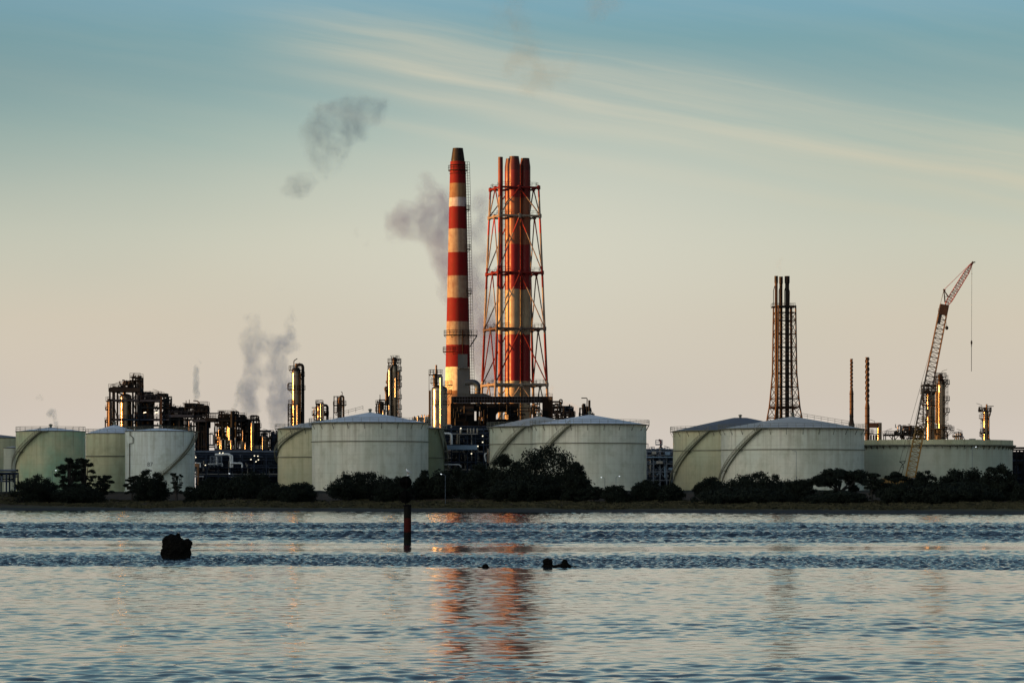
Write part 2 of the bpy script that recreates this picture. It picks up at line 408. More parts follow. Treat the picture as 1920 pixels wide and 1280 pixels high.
nr = np.random.default_rng(5)
def vnoise(X, Y, sc, seed, oct=3):
    """cheap smooth noise from random sines"""
    g = np.random.default_rng(seed); o = np.zeros_like(X, float)
    for k in range(14 * oct):
        a = g.uniform(0, 2 * math.pi); f = 2 * math.pi / sc * g.uniform(0.4, 2.2)
        o += np.sin((X * math.cos(a) + Y * math.sin(a)) * f + g.uniform(0, 6.28))
    return o / math.sqrt(7 * oct)

def ground_mat():
    m, t = new_mat('shore ground'); o = t.obj(); z = t.sep(o)[2]
    n = t.noise(o, 0.12, 5); n2 = t.noise(t.scale(o, (0.5, 1, 1)), 0.9, 5, 0.65)
    grass = t.mix(t.rng(n2, 0.35, 0.65), (0.056, 0.054, 0.034, 1), (0.084, 0.08, 0.048, 1))
    dry = t.mix(t.rng(n2, 0.35, 0.65), (0.04, 0.031, 0.023, 1), (0.07, 0.052, 0.04, 1))
    lowg = t.mix(t.rng(t.math('ADD', z, t.math('MULTIPLY', n, 0.5)), 1.0, 1.5), grass, dry)
    gravel = t.mix(t.rng(n2, 0.3, 0.7), (0.012, 0.013, 0.01, 1), (0.024, 0.023, 0.018, 1))
    col = t.mix(t.rng(z, 3.6, 4.2), lowg, gravel)
    mud = t.mix(t.rng(n2, 0.3, 0.7), (0.02, 0.022, 0.026, 1), (0.04, 0.04, 0.042, 1))
    k = t.rng(t.math('ADD', z, t.math('MULTIPLY', t.math('SUBTRACT', n, 0.5), 0.7)), 0.4, 0.75)
    col = t.mix(k, mud, col)
    finish(t, col, t.rng(k, 0, 1, 0.8, 0.98), 0, bump=n2, bump_s=0.6, bump_d=0.3, spec=0.12); return m
xs = np.concatenate([[-12000, -4000, -1500, -800], np.linspace(-480, 480, 400), [800, 1500, 4000, 12000]])
ys = np.concatenate([np.linspace(540, 1010, 320), [1030, 1080, 1150, 1250, 1400, 1700, 2500, 5000, 20000]])
pT = [(-400, -3), (-60, -2.0), (0, 0), (10, 0.3), (18, 0.8), (45, 1.35), (62, 1.75), (95, 3.2), (130, GZ), (30000, GZ)]
def ground_h(X, Y):
    sh = np.clip(731 - 1.1 * X, 585, 838) + 1.6 * vnoise(X, Y * 0, 22, 3)
    t_ = Y - sh
    z = np.interp(t_, [a for a, b in pT], [b for a, b in pT])
    return z + vnoise(X, Y, 9, 4) * 0.09 * sstep(8, 40, t_) * (1 - sstep(130, 160, t_))
g = grid_obj('ground', xs, ys, ground_h, ground_mat()); tag(g, kind='structure')

# tussocks of bank grass: one mass
def bank_grass():
    m, t = new_mat('bank grass'); o = t.obj(); n = t.noise(o, 0.25, 3)
    finish(t, t.mix(t.rng(n, 0.35, 0.65), (0.042, 0.042, 0.026, 1), (0.068, 0.064, 0.038, 1)), 0.9, 0, spec=0.08)
    mb = MB(); r = random.Random(3)
    for i in range(9000):
        u_ = r.uniform(-0.15, 0.15); tt = 17 + 55 * r.random() ** 1.2
        Y = (731 + tt) / (1 + 1.1 * u_); X = u_ * Y
        tt = Y - shore(X); 
        if tt < 15: continue
        z = float(ground_h(np.array([X]), np.array([Y]))[0]); h = r.uniform(0.1, 0.38)
        for k in range(2):
            a = r.uniform(0, 3.14); wd = r.uniform(0.25, 0.6); dx_, dy_ = math.cos(a) * wd, math.sin(a) * wd; l = r.uniform(-.25, .25)
            mb.add([(X - dx_, Y - dy_, z - .05), (X + dx_, Y + dy_, z - .05), (X + dx_ * 1.2 + l, Y + dy_, z + h * r.uniform(.6, 1)), (X - dx_ * 1.1 + l, Y - dy_, z + h)], [(0, 1, 2, 3)])
    o = mb.build('grass', m); tag(o, 'dull olive and brown rough grass along the far bank', 'grass', kind='stuff')
bank_grass()

# ------------------------------------------------------------------ water
def water_mat():
    m, t = new_mat('channel water'); o = t.obj()
    n = t.noise(t.scale(o, (1.0, 0.8, 1)), 3.2, 4, 0.6)
    b = finish(t, (0.012, 0.028, 0.045, 1), 0.07, 0, bump=n, bump_s=0.2, bump_d=0.02)
    b.inputs['IOR'].default_value = 1.33
    return m
WM = water_mat()
rr = np.exp(np.linspace(math.log(44), math.log(880), 2000)); aa = np.linspace(-0.175, 0.175, 560)
A, Rr = np.meshgrid(aa, rr)
WX = Rr * np.sin(A); WY = Rr * np.cos(A)
def water_h(X, Y):
    wob = 2.2 * vnoise(X, Y * 0.1, 26, 21)
    tilt = 0.16 * X
    yb = Y + tilt * 0.9 + wob * np.clip(Y / 200, 0.6, 3)
    patch = vnoise(X / 3.0, Y, 30, 22); patch2 = vnoise(X / 4.0, Y, 70, 23)
    calm = 0.042 + 0.008 * (1 - sstep(55, 130, Y))
    z2 = sstep(146.5, 149.5, yb) * (1 - sstep(164, 190, yb + 4 * patch))
    z3 = sstep(160, 190, yb) * (1 - sstep(215, 240, yb))
    z4 = sstep(234, 252, yb + 5 * patch) * (1 - sstep(345, 450, yb + 20 * patch2))
    s = calm * (1 + 0.25 * patch)
    s = s + z2 * (0.34 + 0.06 * patch) + z4 * (0.36 + 0.1 * patch2) + z3 * np.clip(-0.005 + 0.045 * patch, -0.022, 0.1) + 0.03 * sstep(400, 470, yb)
    s = np.clip(s, 0.018, 0.46)
    g = np.random.default_rng(11); h = np.zeros_like(X)
    cell = np.hypot(X, Y) * 0.0013
    N = 72; hs = np.zeros_like(X); hf = np.zeros_like(X)
    e0 = np.zeros(3); e1 = [np.full_like(X, 1e-9) for _ in range(3)]
    for i in range(N):
        lam = 0.34 * (3.6 / 0.34) ** (i / (N - 1)) * g.uniform(0.92, 1.08)
        a = R(80) + g.normal(0, 1.1); k = 2 * math.pi / lam
        wgt = g.uniform(0.6, 1.4) * (1.25 if lam < 1.1 else 0.9 if lam < 2 else 0.45)
        amp = wgt * math.sqrt(2.0 / N) / k
        fade = sstep(0.7, 1.6, lam / cell)
        ph = (X * math.cos(a) + Y * math.sin(a)) * k + g.uniform(0, 6.28)
        for j, ok in enumerate((True, lam < 0.75, 0.85 < lam < 2.7)):
            if ok: e0[j] += wgt * wgt; e1[j] += (wgt * fade) ** 2
        wv = amp * fade * (np.sin(ph) + 0.22 * np.sin(2 * ph + 1.57)); h += wv
        if lam < 0.75: hs += wv * 1.12
        if 0.85 < lam < 2.7: hf += wv
    h, hs, hf = (q * np.clip(np.sqrt(e0[j] / e1[j]), 1, 2.6) for j, q in enumerate((h, hs, hf)))
    rough = np.clip(s - 0.09, 0, None)
    far = sstep(215, 240, yb)
    return h * (s - rough) + (hs * 1.5 * (1 - far) + hf * 1.45 * far) * rough
WZ = water_h(WX, WY)
def polar_obj(name, X, Y, Z, mat):
    n, m = X.shape; me = bpy.data.meshes.new(name)
    co = np.stack([X, Y, Z], -1).reshape(-1, 3).astype(np.float32); idx = np.arange(n * m).reshape(n, m)
    q = np.stack([idx[:-1, :-1], idx[:-1, 1:], idx[1:, 1:], idx[1:, :-1]], -1).reshape(-1, 4).astype(np.int32)
    me.vertices.add(len(co)); me.vertices.foreach_set('co', co.ravel())
    me.loops.add(q.size); me.loops.foreach_set('vertex_index', q.ravel())
    me.polygons.add(len(q)); me.polygons.foreach_set('loop_start', np.arange(0, q.size, 4, dtype=np.int32))
    me.polygons.foreach_set('loop_total', np.full(len(q), 4, np.int32)); me.polygons.foreach_set('use_smooth', np.ones(len(q), bool))
    me.update(calc_edges=True); me.materials.append(mat)
    o = bpy.data.objects.new(name, me); COL.objects.link(o); return o
wo_ = polar_obj('water', WX, WY, WZ, WM); tag(wo_, kind='structure')
mb = MB(); mb.add([(-9000, -900, -0.45), (9000, -900, -0.45), (9000, 900, -0.45), (-9000, 900, -0.45)], [(0, 1, 2, 3)])
tag(mb.build('water', WM), kind='structure')

# ------------------------------------------------------------------ unseen wooded headland added on the sunset side to shade water, bank and tanks
def shade_hill_h(X, Y):
    ridge = np.exp(-((X + 330) / 60.0) ** 2)
    ends = sstep(-420, -200, Y) * (1 - sstep(1032, 1056, Y))
    return -3 + (60 + 3 * vnoise(X, Y, 40, 31)) * ridge * ends
def shade_hill_mat():
    m, t = new_mat('wooded hill'); o = t.obj(); n = t.noise(o, 0.15, 6)
    finish(t, t.mix(t.rng(n, 0.3, 0.7), (0.02, 0.03, 0.012, 1), (0.06, 0.07, 0.03, 1)), 0.9, 0, bump=n, bump_s=1, bump_d=3); return m
hl = grid_obj('hill', np.linspace(-520, -190, 60), np.linspace(-430, 1064, 250), shade_hill_h, shade_hill_mat()); tag(hl, kind='structure')
# ------------------------------------------------------------------ railings, stairs, tanks
def arc_rail(mb, c, r, z, a0=0, a1=2 * math.pi, step=2.2, h=1.15, t=0.055):
    n = max(2, int(abs(a1 - a0) * r / step))
    full = abs(abs(a1 - a0) - 2 * math.pi) < 1e-3
    A = [a0 + (a1 - a0) * i / n for i in range(n if full else n + 1)]
    for a in A:
        x, y = c[0] + r * math.cos(a), c[1] + r * math.sin(a)
        mb.beam((x, y, z), (x, y, z + h), t * 1.5)
    for hh in (h, h * 0.55):
        mb.hoop(c, z + hh, r, t * 0.9, n=max(n, 12) if full else n, a0=a0, a1=None if full else a1)
def line_rail(mb, a, b, h=1.15, step=1.8, t=0.055):
    a = Vector(a); b = Vector(b); n = max(1, int((b - a).length / step))
    for i in range(n + 1):
        p = a.lerp(b, i / n); mb.beam(p, p + Vector((0, 0, h)), t * 1.5)
    for hh in (h, h * 0.55):
        mb.beam(a + Vector((0, 0, hh)), b + Vector((0, 0, hh)), t * 1.6)

def text_mesh(txt, size, mat, name, parent, loc, rotz=0.0):
    cu = bpy.data.curves.new('letters', 'FONT'); cu.body = txt; cu.size = size; cu.extrude = 0.01; cu.align_x = 'CENTER'
    tmp = bpy.data.objects.new('letters', cu); COL.objects.link(tmp)
    dg = bpy.context.evaluated_depsgraph_get(); me = bpy.data.meshes.new_from_object(tmp.evaluated_get(dg))
    bpy.data.objects.remove(tmp); bpy.data.curves.remove(cu)
    me.materials.clear(); me.materials.append(mat)
    me.transform(Matrix.Rotation(R(90), 4, 'X'))
    o = bpy.data.objects.new(name, me); COL.objects.link(o); o.parent = parent
    q = parent; off = Vector((0, 0, 0))
    while q is not None: off += q.location; q = q.parent
    o.location = Vector(loc) - off; o.rotation_euler = (0, 0, rotz); return o

def tank(label, cx, rpx, y_rim, y_apex, Y, mat, roof='roof_blue', band=None, stair=None, rail=True, walkway=False, vent=True, group=None, flat=0.0, base=None):
    k = K(Y); X = px(cx, Y); r = rpx * k; c = (X, Y); zb = GZ if base is None else base
    zr = pz(y_rim, Y); za = zr + max(0.4, (y_rim - y_apex) * k)
    root = thing('storage_tank', label, 'storage tank', (X, Y, zb), group)
    s = MB(); s.lathe(c, [(r + .25, zb - 0.4), (r + .25, zb + .25), (r, zb + .26), (r, zr)], 96, smooth=True, cap1=False); s.build('shell', M[mat], root)
    rf = MB(); pr = [(r + 0.05, zr - 0.12), (r + 0.05, zr)]
    for i in range(1, 9):
        q = i / 8; rad = (r + 0.05) * (1 - q) + flat * r * q
        pr.append((max(rad, 0.02), zr + (za - zr) * (q * 0.92 + 0.08 * math.sin(q * math.pi / 2))))
    rf.lathe(c, pr, 96); ro = rf.build('roof', M[roof], root)
    rm = MB(); rm.hoop(c, zr - .05, r + .08, .11, 96); rm.build('rim', M['rim'], root)
    if band:
        b = MB(); zb2 = pz(band, Y); b.lathe(c, [(r, zb2 - .12), (r + .28, zb2 - .10), (r + .28, zb2 + .06), (r, zb2 + .08)], 96, False, False, smooth=False); b.build('wind_girder', M['rim'], root)
    if walkway:
        b = MB(); b.lathe(c, [(r, zr - .22), (r + .85, zr - .2), (r + .85, zr - .1), (r, zr - .1)], 96, False, False, smooth=False)
        n = int(2 * math.pi * r / 4.2)
        for i in range(n):
            a = 2 * math.pi * (i + .3) / n; ca, sa = math.cos(a), math.sin(a)
            b.beam((X + (r + .8) * ca, Y + (r + .8) * sa, zr - .2), (X + (r + .02) * ca, Y + (r + .02) * sa, zr - 1.7), .11)
        b.build('rim_walkway', M['rim'], root)
    if rail:
        b = MB(); arc_rail(b, c, r + (.78 if walkway else 0.0), zr, t=.045); b.build('railing', M['rail'], root)
    if vent:
        b = MB(); b.lathe(c, [(.35, za - .3), (.35, za + .5), (.55, za + .55), (.55, za + .75), (0.02, za + .95)], 12); b.build('roof_vent', M['rim'], ro)
    if stair:
        (sx0, sy0), (sx1, sy1) = stair                    # top and foot as photo pixels
        a0 = -math.pi / 2 + math.asin(max(-.995, min(.995, (sx0 - cx) / rpx))); a1 = -math.pi / 2 + math.asin(max(-.995, min(.995, (sx1 - cx) / rpx)))
        z0, z1 = pz(sy0, Y), pz(sy1, Y)
        if sx1 < cx and z1 > zb + 1:                     # carry the flight on down round the shell to the ground
            q = (z0 - zb) / (z0 - z1); a1 = a0 + (a1 - a0) * q; z1 = zb
        elif z1 > zb + 1:
            q = (z0 - zb) / (z0 - z1); a1 = a0 + (a1 - a0) * q; z1 = zb
        n = max(24, int(abs(z0 - z1) / .28)); st = MB()
        ri, ro_ = r + .12, r + 1.05
        def pt(rad, q, dz=0): a = a0 + (a1 - a0) * q; return (X + rad * math.cos(a), Y + rad * math.sin(a), z0 + (z1 - z0) * q + dz)
        m = 40
        for rad in (ri, ro_):
            for i in range(m): st.beam(pt(rad, i / m), pt(rad, (i + 1) / m), .08, .34)
        for i in range(n):
            q = (i + .5) / n; st.beam(pt(ri, q, .05), pt(ro_, q, .05), .3, .06)
        so = st.build('stair', M['stair'], root)
        hr = MB()
        for i in range(m): hr.beam(pt(ro_, i / m, 1.05), pt(ro_, (i + 1) / m, 1.05), .09); hr.beam(pt(ro_, i / m, .6), pt(ro_, (i + 1) / m, .6), .06)
        for i in range(0, m + 1): hr.beam(pt(ro_, i / m, 0), pt(ro_, i / m, 1.05), .08)
        hr.build('handrail', M['rail'], so)
        for i in (0.33, 0.66):
            b = MB(); b.beam(pt(ri, i, -.1), pt(ro_ + .3, i, -.1), 1.5, .1); b.build('landing', M['stair'], so)
        b = MB(); aa_ = a0 + math.copysign(1.6 / r, a0 - a1)
        p0 = (X + ri * math.cos(a0), Y + ri * math.sin(a0), zr - .06); 
        b.beam((X + (r + .6) * math.cos(a0), Y + (r + .6) * math.sin(a0), zr - .1), (X + (r + .6) * math.cos(aa_), Y + (r + .6) * math.sin(aa_), zr - .1), 1.3, .14)
        b.build('top_landing', M['stair'], root)
    return root, c, r, zr, za

tank('pale green storage tank with a stair climbing its sunset side, beside the olive tank', 95, 65, 808.5, 801, 985, 'tank_green', 'roof_blue', stair=((86, 809), (31, 876)))
_t2 = bpy.context.scene.objects[-1]
tank('squat olive storage tank wedged between the green tank and the white tank', 215, 54, 812.5, 796, 1022, 'tank_olive', 'roof_blue', band=855)
t4, c4, r4, zr4, za4 = tank('white storage tank numbered 87 with a rusty pipe down its side', 300, 65, 808.5, 802, 985, 'tank_white', 'roof_blue', stair=((364, 816), (318, 884)))
Y4 = 985
def on_shell(root, c, r, cx, rpx, x, y, Y, off=.03):
    a = -math.pi / 2 + math.asin((x - cx) / rpx); return (c[0] + (r + off) * math.cos(a), c[1] + (r + off) * math.sin(a), pz(y, Y)), a + math.pi / 2
p, a = on_shell(t4, c4, r4, 300, 65, 287.5, 874.5, Y4); text_mesh('87', 1.55, M['number'], 'tank_number', t4, p, a)
b = MB()
for pts in ([(249.5, 808), (249.5, 816), (255.5, 821), (255.5, 831), (248.5, 832), (248.5, 900)],):
    b.tube([on_shell(t4, c4, r4, 300, 65, x, y, Y4, .25)[0] for x, y in pts], .13, 6)
b.build('drain_pipe', M['rim'], t4)
t2 = [o for o in COL.objects if o.get('label', '').startswith('pale green storage')][0]
k2 = 65 * K(985); c2 = (px(95, 985), 985)
p, a = on_shell(t2, c2, k2, 95, 65, 100, 899, 985); text_mesh('88', 1.0, M['number'], 'tank_number', t2, p, a)
tank('pale olive storage tank peeping out beside the brick coloured process unit, with curved stair', 598, 77, 803, 788, 1035, 'tank_khaki', 'roof_grey', band=857, walkway=True, stair=((576, 804), (521.5, 850)))
t6, c6, r6, zr6, za6 = tank('large cream storage tank with a single seam, standing before two duller tanks', 694, 109, 793, 772.5, 985, 'tank_pale', 'roof_blue', band=828, walkway=True)
b = MB(); line_rail(b, (c6[0] - r6 * .62, c6[1] - 1, zr6 + 1.25), (c6[0] - r6 * .12, c6[1] - 1, zr6 + 3.3)); b.build('roof_handrail', M['rail'], t6)
tank('dull green storage tank hidden behind the large cream tank', 757, 76, 803, 790, 1046, 'tank_dull', 'roof_grey', band=858, walkway=True, stair=((822, 806), (832, 850)))
tank('pale storage tank under the lattice chimney, grey roofed, behind the big tree', 1012, 94, 800, 780, 1030, 'tank_grey', 'roof_grey', band=833, walkway=True, stair=((985, 801), (940, 850)))
tank('cream storage tank rising behind the tallest dark tree, blue roofed', 1105.5, 106.5, 796, 777, 985, 'tank_pale', 'roof_blue', band=831.5, walkway=True, stair=((1070, 797), (1020, 851)))
tank('khaki storage tank with a dark cone roof and long curved stair', 1388, 126, 808, 783, 1045, 'tank_khaki', 'roof_dark', band=845, walkway=True, stair=((1326, 809), (1264, 895)), flat=.1)
t11, c11, r11, zr11, za11 = tank('widest pale cone roofed tank, in front of the dark roofed tank', 1486, 134, 804, 780.5, 985, 'tank_pale', 'roof_grey', band=843.5, walkway=True, stair=((1421, 805), (1357, 889)))
b = MB(); line_rail(b, (c11[0] + 2, c11[1] - 1, za11 - .3), (c11[0] + r11 * .78, c11[1] - 1, zr11 + .9)); b.build('roof_handrail', M['rail'], t11)
# floating-roof tank
Y = 1016; k = K(Y); X = px(1742, Y); r = 155 * k; c = (X, Y); zt = pz(826, Y)
root = thing('storage_tank', 'huge open topped grey green tank with a deep rim girder, behind the crane boom', 'storage tank', (X, Y, GZ))
b = MB(); b.lathe(c, [(r + .2, GZ - .4), (r + .2, GZ + .2), (r, GZ + .21), (r, zt - 1.5)], 128, cap1=False); b.build('shell', M['tank_grey'], root)
b = MB(); b.lathe(c, [(r + .01, zt - 1.55), (r + .22, zt - 1.5), (r + .22, zt), (r - .3, zt), (r - .3, zt - 4)], 128, False, False, smooth=False); b.build('top_band', M['tank_khaki'], root)
b = MB(); b.lathe(c, [(r + .22, zt - 1.62), (r + 1.0, zt - 1.6), (r + 1.0, zt - 1.3), (r + .22, zt - 1.3)], 128, False, False, smooth=False)
for i in range(70):
    a = 2 * math.pi * i / 70; ca, sa = math.cos(a), math.sin(a)
    b.add([(X + r * ca, Y + r * sa, zt - 1.6), (X + (r + .95) * ca, Y + (r + .95) * sa, zt - 1.6), (X + r * ca, Y + r * sa, zt - 2.7)], [(0, 1, 2)])
b.build('wind_girder', M['rim'], root)
b = MB(); b.lathe(c, [(r - .3, zt - 4), (.02, zt - 4.4)], 96); b.build('floating_roof', M['roof_grey'], root)
# tanks behind, at the sunset end
tank('rear tank glowing orange in the low sun, dark roofed, at the picture edge', -8, 62, 821, 814, 1085, 'tank_khaki', 'roof_dark', rail=False)
tank('small pale flat topped tank before the orange lit one', 24, 17, 839, 837.5, 1030, 'tank_grey', 'roof_grey', rail=False, vent=False)

# ------------------------------------------------------------------ trees and bushes
def tree_Y(x, back=85):
    u_ = (x - CX) / F; return min((731 + back) / (1 + 1.1 * u_), 838 + back)
LAB = set()
def tree(label, x, yt, wpx, kind='dome', seed=1, back=85, name='tree', cat='tree', dens=1.0, mat='leaf', ybase=937, lobes=None, group=None):
    back -= 12; wpx *= 1.24; r = random.Random(seed); Y = tree_Y(x, back); k = K(Y); X = px(x, Y); z0 = float(ground_h(np.array([X]), np.array([Y]))[0])
    H = (pz(yt, Y) - z0) * 1.06; Wd = wpx * k / 2
    root = thing(name, label, cat, (X, Y, z0), group)
    L = []                                              # lobes: centre (x,y,z), radii
    if lobes:
        for (lx, ly, lw, lh) in lobes:
            L.append((px(lx, Y) - X, r.uniform(-.4, .4) * Wd * .5, pz(ly, Y) - z0, lw * k, lh * k))
    elif kind == 'dome':
        n = int(14 + Wd * 3)
        for i in range(n):
            a = r.uniform(0, 2 * math.pi); q = math.sqrt(r.random()) * .86
            h = H * (1 - q ** 2) ** .6 * r.uniform(.8, 1.0)
            lr = r.uniform(.16, .27) * min(Wd, H * .8)
            L.append((Wd * q * math.cos(a), Wd * .8 * q * math.sin(a), max(lr * .7, h - lr * .7), lr, lr * .75))
        for i in range(int(n * .9)):
            a = r.uniform(0, 2 * math.pi); q = math.sqrt(r.random()) * .88
            lr = r.uniform(.2, .3) * min(Wd, H * .8)
            L.append((Wd * q * math.cos(a), Wd * .8 * q * math.sin(a), H * r.uniform(.1, .55) * (1 - q * .4), lr, lr * .8))
        L.append((r.uniform(-.1, .1) * Wd, 0, H * .4, Wd * .7, H * .47)); L.append((r.uniform(-.35, -.2) * Wd, 0, H * .32, Wd * .56, H * .38)); L.append((r.uniform(.2, .35) * Wd, 0, H * .32, Wd * .56, H * .38))
    elif kind == 'umbrella':
        n = int(16 + Wd * 2.2)
        for i in range(n):
            a = r.uniform(0, 2 * math.pi); q = math.sqrt(r.random()) * .9
            h = H * (1 - .42 * q ** 2) * r.uniform(.8, .96)
            lr = r.uniform(.15, .24) * Wd
            L.append((Wd * q * math.cos(a), Wd * .7 * q * math.sin(a), h - lr * .5, lr, lr * .5))
        for i in range(int(n * .35)):
            a = r.uniform(0, 2 * math.pi); q = .5 + .45 * r.random(); lr = r.uniform(.12, .2) * Wd
            L.append((Wd * q * math.cos(a), Wd * .7 * q * math.sin(a), H * r.uniform(.3, .6), lr, lr * .6))
    elif kind == 'open':
        n = int(34 + Wd * 7)
        for i in range(n):
            tier = r.choice((.36, .52, .66, .8, .93)); h = H * (tier + r.uniform(-.05, .05)); a = r.uniform(0, 2 * math.pi)
            q = r.uniform(.05, .95) * (1 - .5 * max(0, tier - .4)); lr = r.uniform(.12, .26) * Wd
            L.append((Wd * q * math.cos(a), Wd * .8 * q * math.sin(a), h - lr * .25, lr, lr * r.uniform(.35, .6)))
    # limbs
    tr = MB(); rt = max(.09, min(.4, H * .035))
    fork = Vector((r.uniform(-.1, .1) * Wd, 0, H * (.16 if kind == 'dome' else .26)))
    base = Vector((0, 0, -.35)); off = Vector((X, Y, z0))
    tr.tube([base + off, fork * .6 + off, fork + off], rt * 1.3, 7, r1=rt)
    pick = sorted(L, key=lambda q: -q[2])[:14] if kind != 'dome' else r.sample(L, min(9, len(L)))
    for (lx, ly, lz, lr, lh) in pick:
        e_ = Vector((lx, ly, lz)); mid = fork.lerp(e_, .5) + Vector((lx * .12, ly * .1, -.06 * H * (1 if lz > H * .4 else 0)))
        tr.tube([fork * .92 + off, mid + off, e_ + off], rt * .62, 5, r1=rt * .18)
    tr.build('trunk', M['bark'], root)
    # leaves
    vs = []; fs = []; so = Vector((seed * 3.7, seed * 1.3, seed * 2.1))
    tot = sum(lr * lr for *_, lr, lh in L)
    nleaf = int(min(15000, 700 + dens * 220 * tot + 30 * len(L)))
    for (lx, ly, lz, lr, lh) in L:
        nl = max(14, int(nleaf * lr * lr / max(tot, 1e-6)))
        for i in range(nl):
            while True:
                p = Vector((r.gauss(0, 1), r.gauss(0, 1), r.gauss(0, 1)))
                if p.length > 1e-3: break
            p.normalize(); q = (r.random() ** .5) * (1.0 + .42 * mnoise.noise(p * 1.7 + so + Vector((lx, ly, lz))))
            c_ = Vector((lx + p.x * lr * q, ly + p.y * lr * q, lz + p.z * lh * q))
            if c_.z < .03: c_.z = r.uniform(.03, .3)
            nrm = (p * .7 + Vector((r.uniform(-1, 1), r.uniform(-1, 1), r.uniform(-.4, 1)))).normalized()
            s = nrm.orthogonal().normalized(); t_ = nrm.cross(s); sz = r.uniform(.09, .19) * (.85 + .045 * Wd) ; a = r.uniform(0, 6.28)
            s, t_ = s * math.cos(a) + t_ * math.sin(a), t_ * math.cos(a) - s * math.sin(a)
            b0 = len(vs); c_ = c_ + off
            vs += [tuple(c_ - s * sz * 1.3), tuple(c_ - t_ * sz * .7), tuple(c_ + s * sz * 1.3), tuple(c_ + t_ * sz * .7)]; fs.append((b0, b0 + 1, b0 + 2, b0 + 3))
    cr = MB(); cr.add(vs, fs); cr.build('crown', M[mat], root)
    return root

T = tree
T('rounded dark bush at the foot of the green tank', 66, 889, 78, 'dome', 1, 70, 'bush', 'bush')
T('open tiered tree rising against the green tank, between two low bushes', 130, 861, 52, 'open', 2)
T('slim tiered tree standing where the green and olive tanks meet', 159, 860, 38, 'open', 3, 90)
T('loose low shrub under the olive tank', 193, 893, 40, 'open', 4, 75, 'bush', 'bush')
T('low spreading bush under the two tiered trees', 145, 905, 90, 'dome', 5, 65, 'bush', 'bush')
T('bushy dark tree below the number 87', 280, 879, 62, 'dome', 6, 80)
T('spindly tree with sparse crown near the stair foot of the white tank', 331, 889, 24, 'open', 7, 75)
T('small ragged bush beside the white tank base', 248, 893, 30, 'open', 8, 80, 'bush', 'bush')
T('little round bush at the edge of the white tank', 356, 909, 24, 'dome', 9, 70, 'bush', 'bush')
T('wide low thicket below the pipe racks, next to the white tank', 405, 893, 80, 'dome', 10, 88, 'bush', 'bush')
T('tall dark thicket in front of the pipe racks', 470, 879, 84, 'dome', 11, 92, 'bush', 'bush')
T('low hedge like bush between thicket and pale olive tank', 520, 903, 60, 'dome', 12, 80, 'bush', 'bush')
T('smooth domed bush in front of the pale olive tank', 560, 900, 64, 'dome', 13, 72, 'bush', 'bush')
T('broad domed dark tree in front of the large cream tank', 676, 880, 118, 'dome', 14, 85)
T('lower flank of bushes joining the broad domed tree, behind the channel marker', 742, 893, 66, 'dome', 15, 80, 'bush', 'bush')
T('rounded bush just past the channel marker', 797, 882, 52, 'dome', 16, 90, 'bush', 'bush')
T('dark leafy tree in front of the blue pipe rack', 846, 872, 78, 'dome', 17, 95)
T('dense tree between pipe rack and grey roofed tank', 905, 866, 70, 'dome', 18, 92)
T('upright tree with a ragged top beside the tallest tree', 951, 846, 66, 'dome', 19, 88, dens=1.8)
T('tallest dark tree, broad and ragged, hiding the foot of the blue roofed tank', 1026, 831, 138, 'dome', 20, 90, dens=1.2)
T('rounded outer tree on the flank of the tallest tree', 1080, 868, 50, 'dome', 21, 82, dens=1.5)
T('dark understorey bush below the tallest tree', 990, 884, 130, 'dome', 22, 78, 'bush', 'bush')
T('low straggly scrub beyond the tallest tree', 1113, 913, 40, 'open', 23, 75, 'bush', 'bush')
T('small domed bush between two lamp posts', 1156, 905, 48, 'dome', 24, 70, 'bush', 'bush')
T('rounded bush below the distant blue buildings', 1216, 896, 66, 'dome', 25, 80, 'bush', 'bush')
T('low dark bush trailing off beside the khaki tank foot', 1258, 906, 44, 'dome', 26, 75, 'bush', 'bush')
T('very wide domed tree mass before the widest tank', 1420, 885, 150, 'dome', 27, 88)
T('rounded crown under the long curved stair', 1332, 889, 56, 'dome', 28, 82, 'bush', 'bush')
T('dark leafy bush between the wide domed tree and the umbrella tree', 1497, 893, 60, 'dome', 29, 84, 'bush', 'bush')
T('umbrella crowned tree with bare forked limbs showing', 1575, 869, 96, 'umbrella', 30, 80, dens=1.3)
T('thin airy sapling next to the umbrella tree', 1636, 889, 40, 'open', 31, 78)
T('flat topped dark tree hiding the crane base', 1678, 882, 66, 'umbrella', 32, 82, dens=1.6)
T('round headed tree beside the crane boom', 1737, 878, 46, 'dome', 33, 86)
T('broad cloud shaped tree before the open topped tank', 1808, 874, 92, 'dome', 34, 86)
T('tall rounded tree at the end of the open topped tank', 1873, 868, 66, 'dome', 35, 90)
T('dense understorey below the broad cloud shaped tree', 1790, 900, 170, 'dome', 36, 74, 'bush', 'bush')
T('low dark scrub beneath the umbrella tree', 1570, 917, 120, 'dome', 37, 72, 'bush', 'bush')
T('low thicket under the crane boom', 1690, 903, 84, 'dome', 38, 74, 'bush', 'bush')
T('low dark scrub at the foot of the wide domed tree', 1400, 912, 190, 'dome', 39, 72, 'bush', 'bush')
T('small bush at the picture edge past the last tank', 1916, 905, 40, 'dome', 40, 80, 'bush', 'bush')

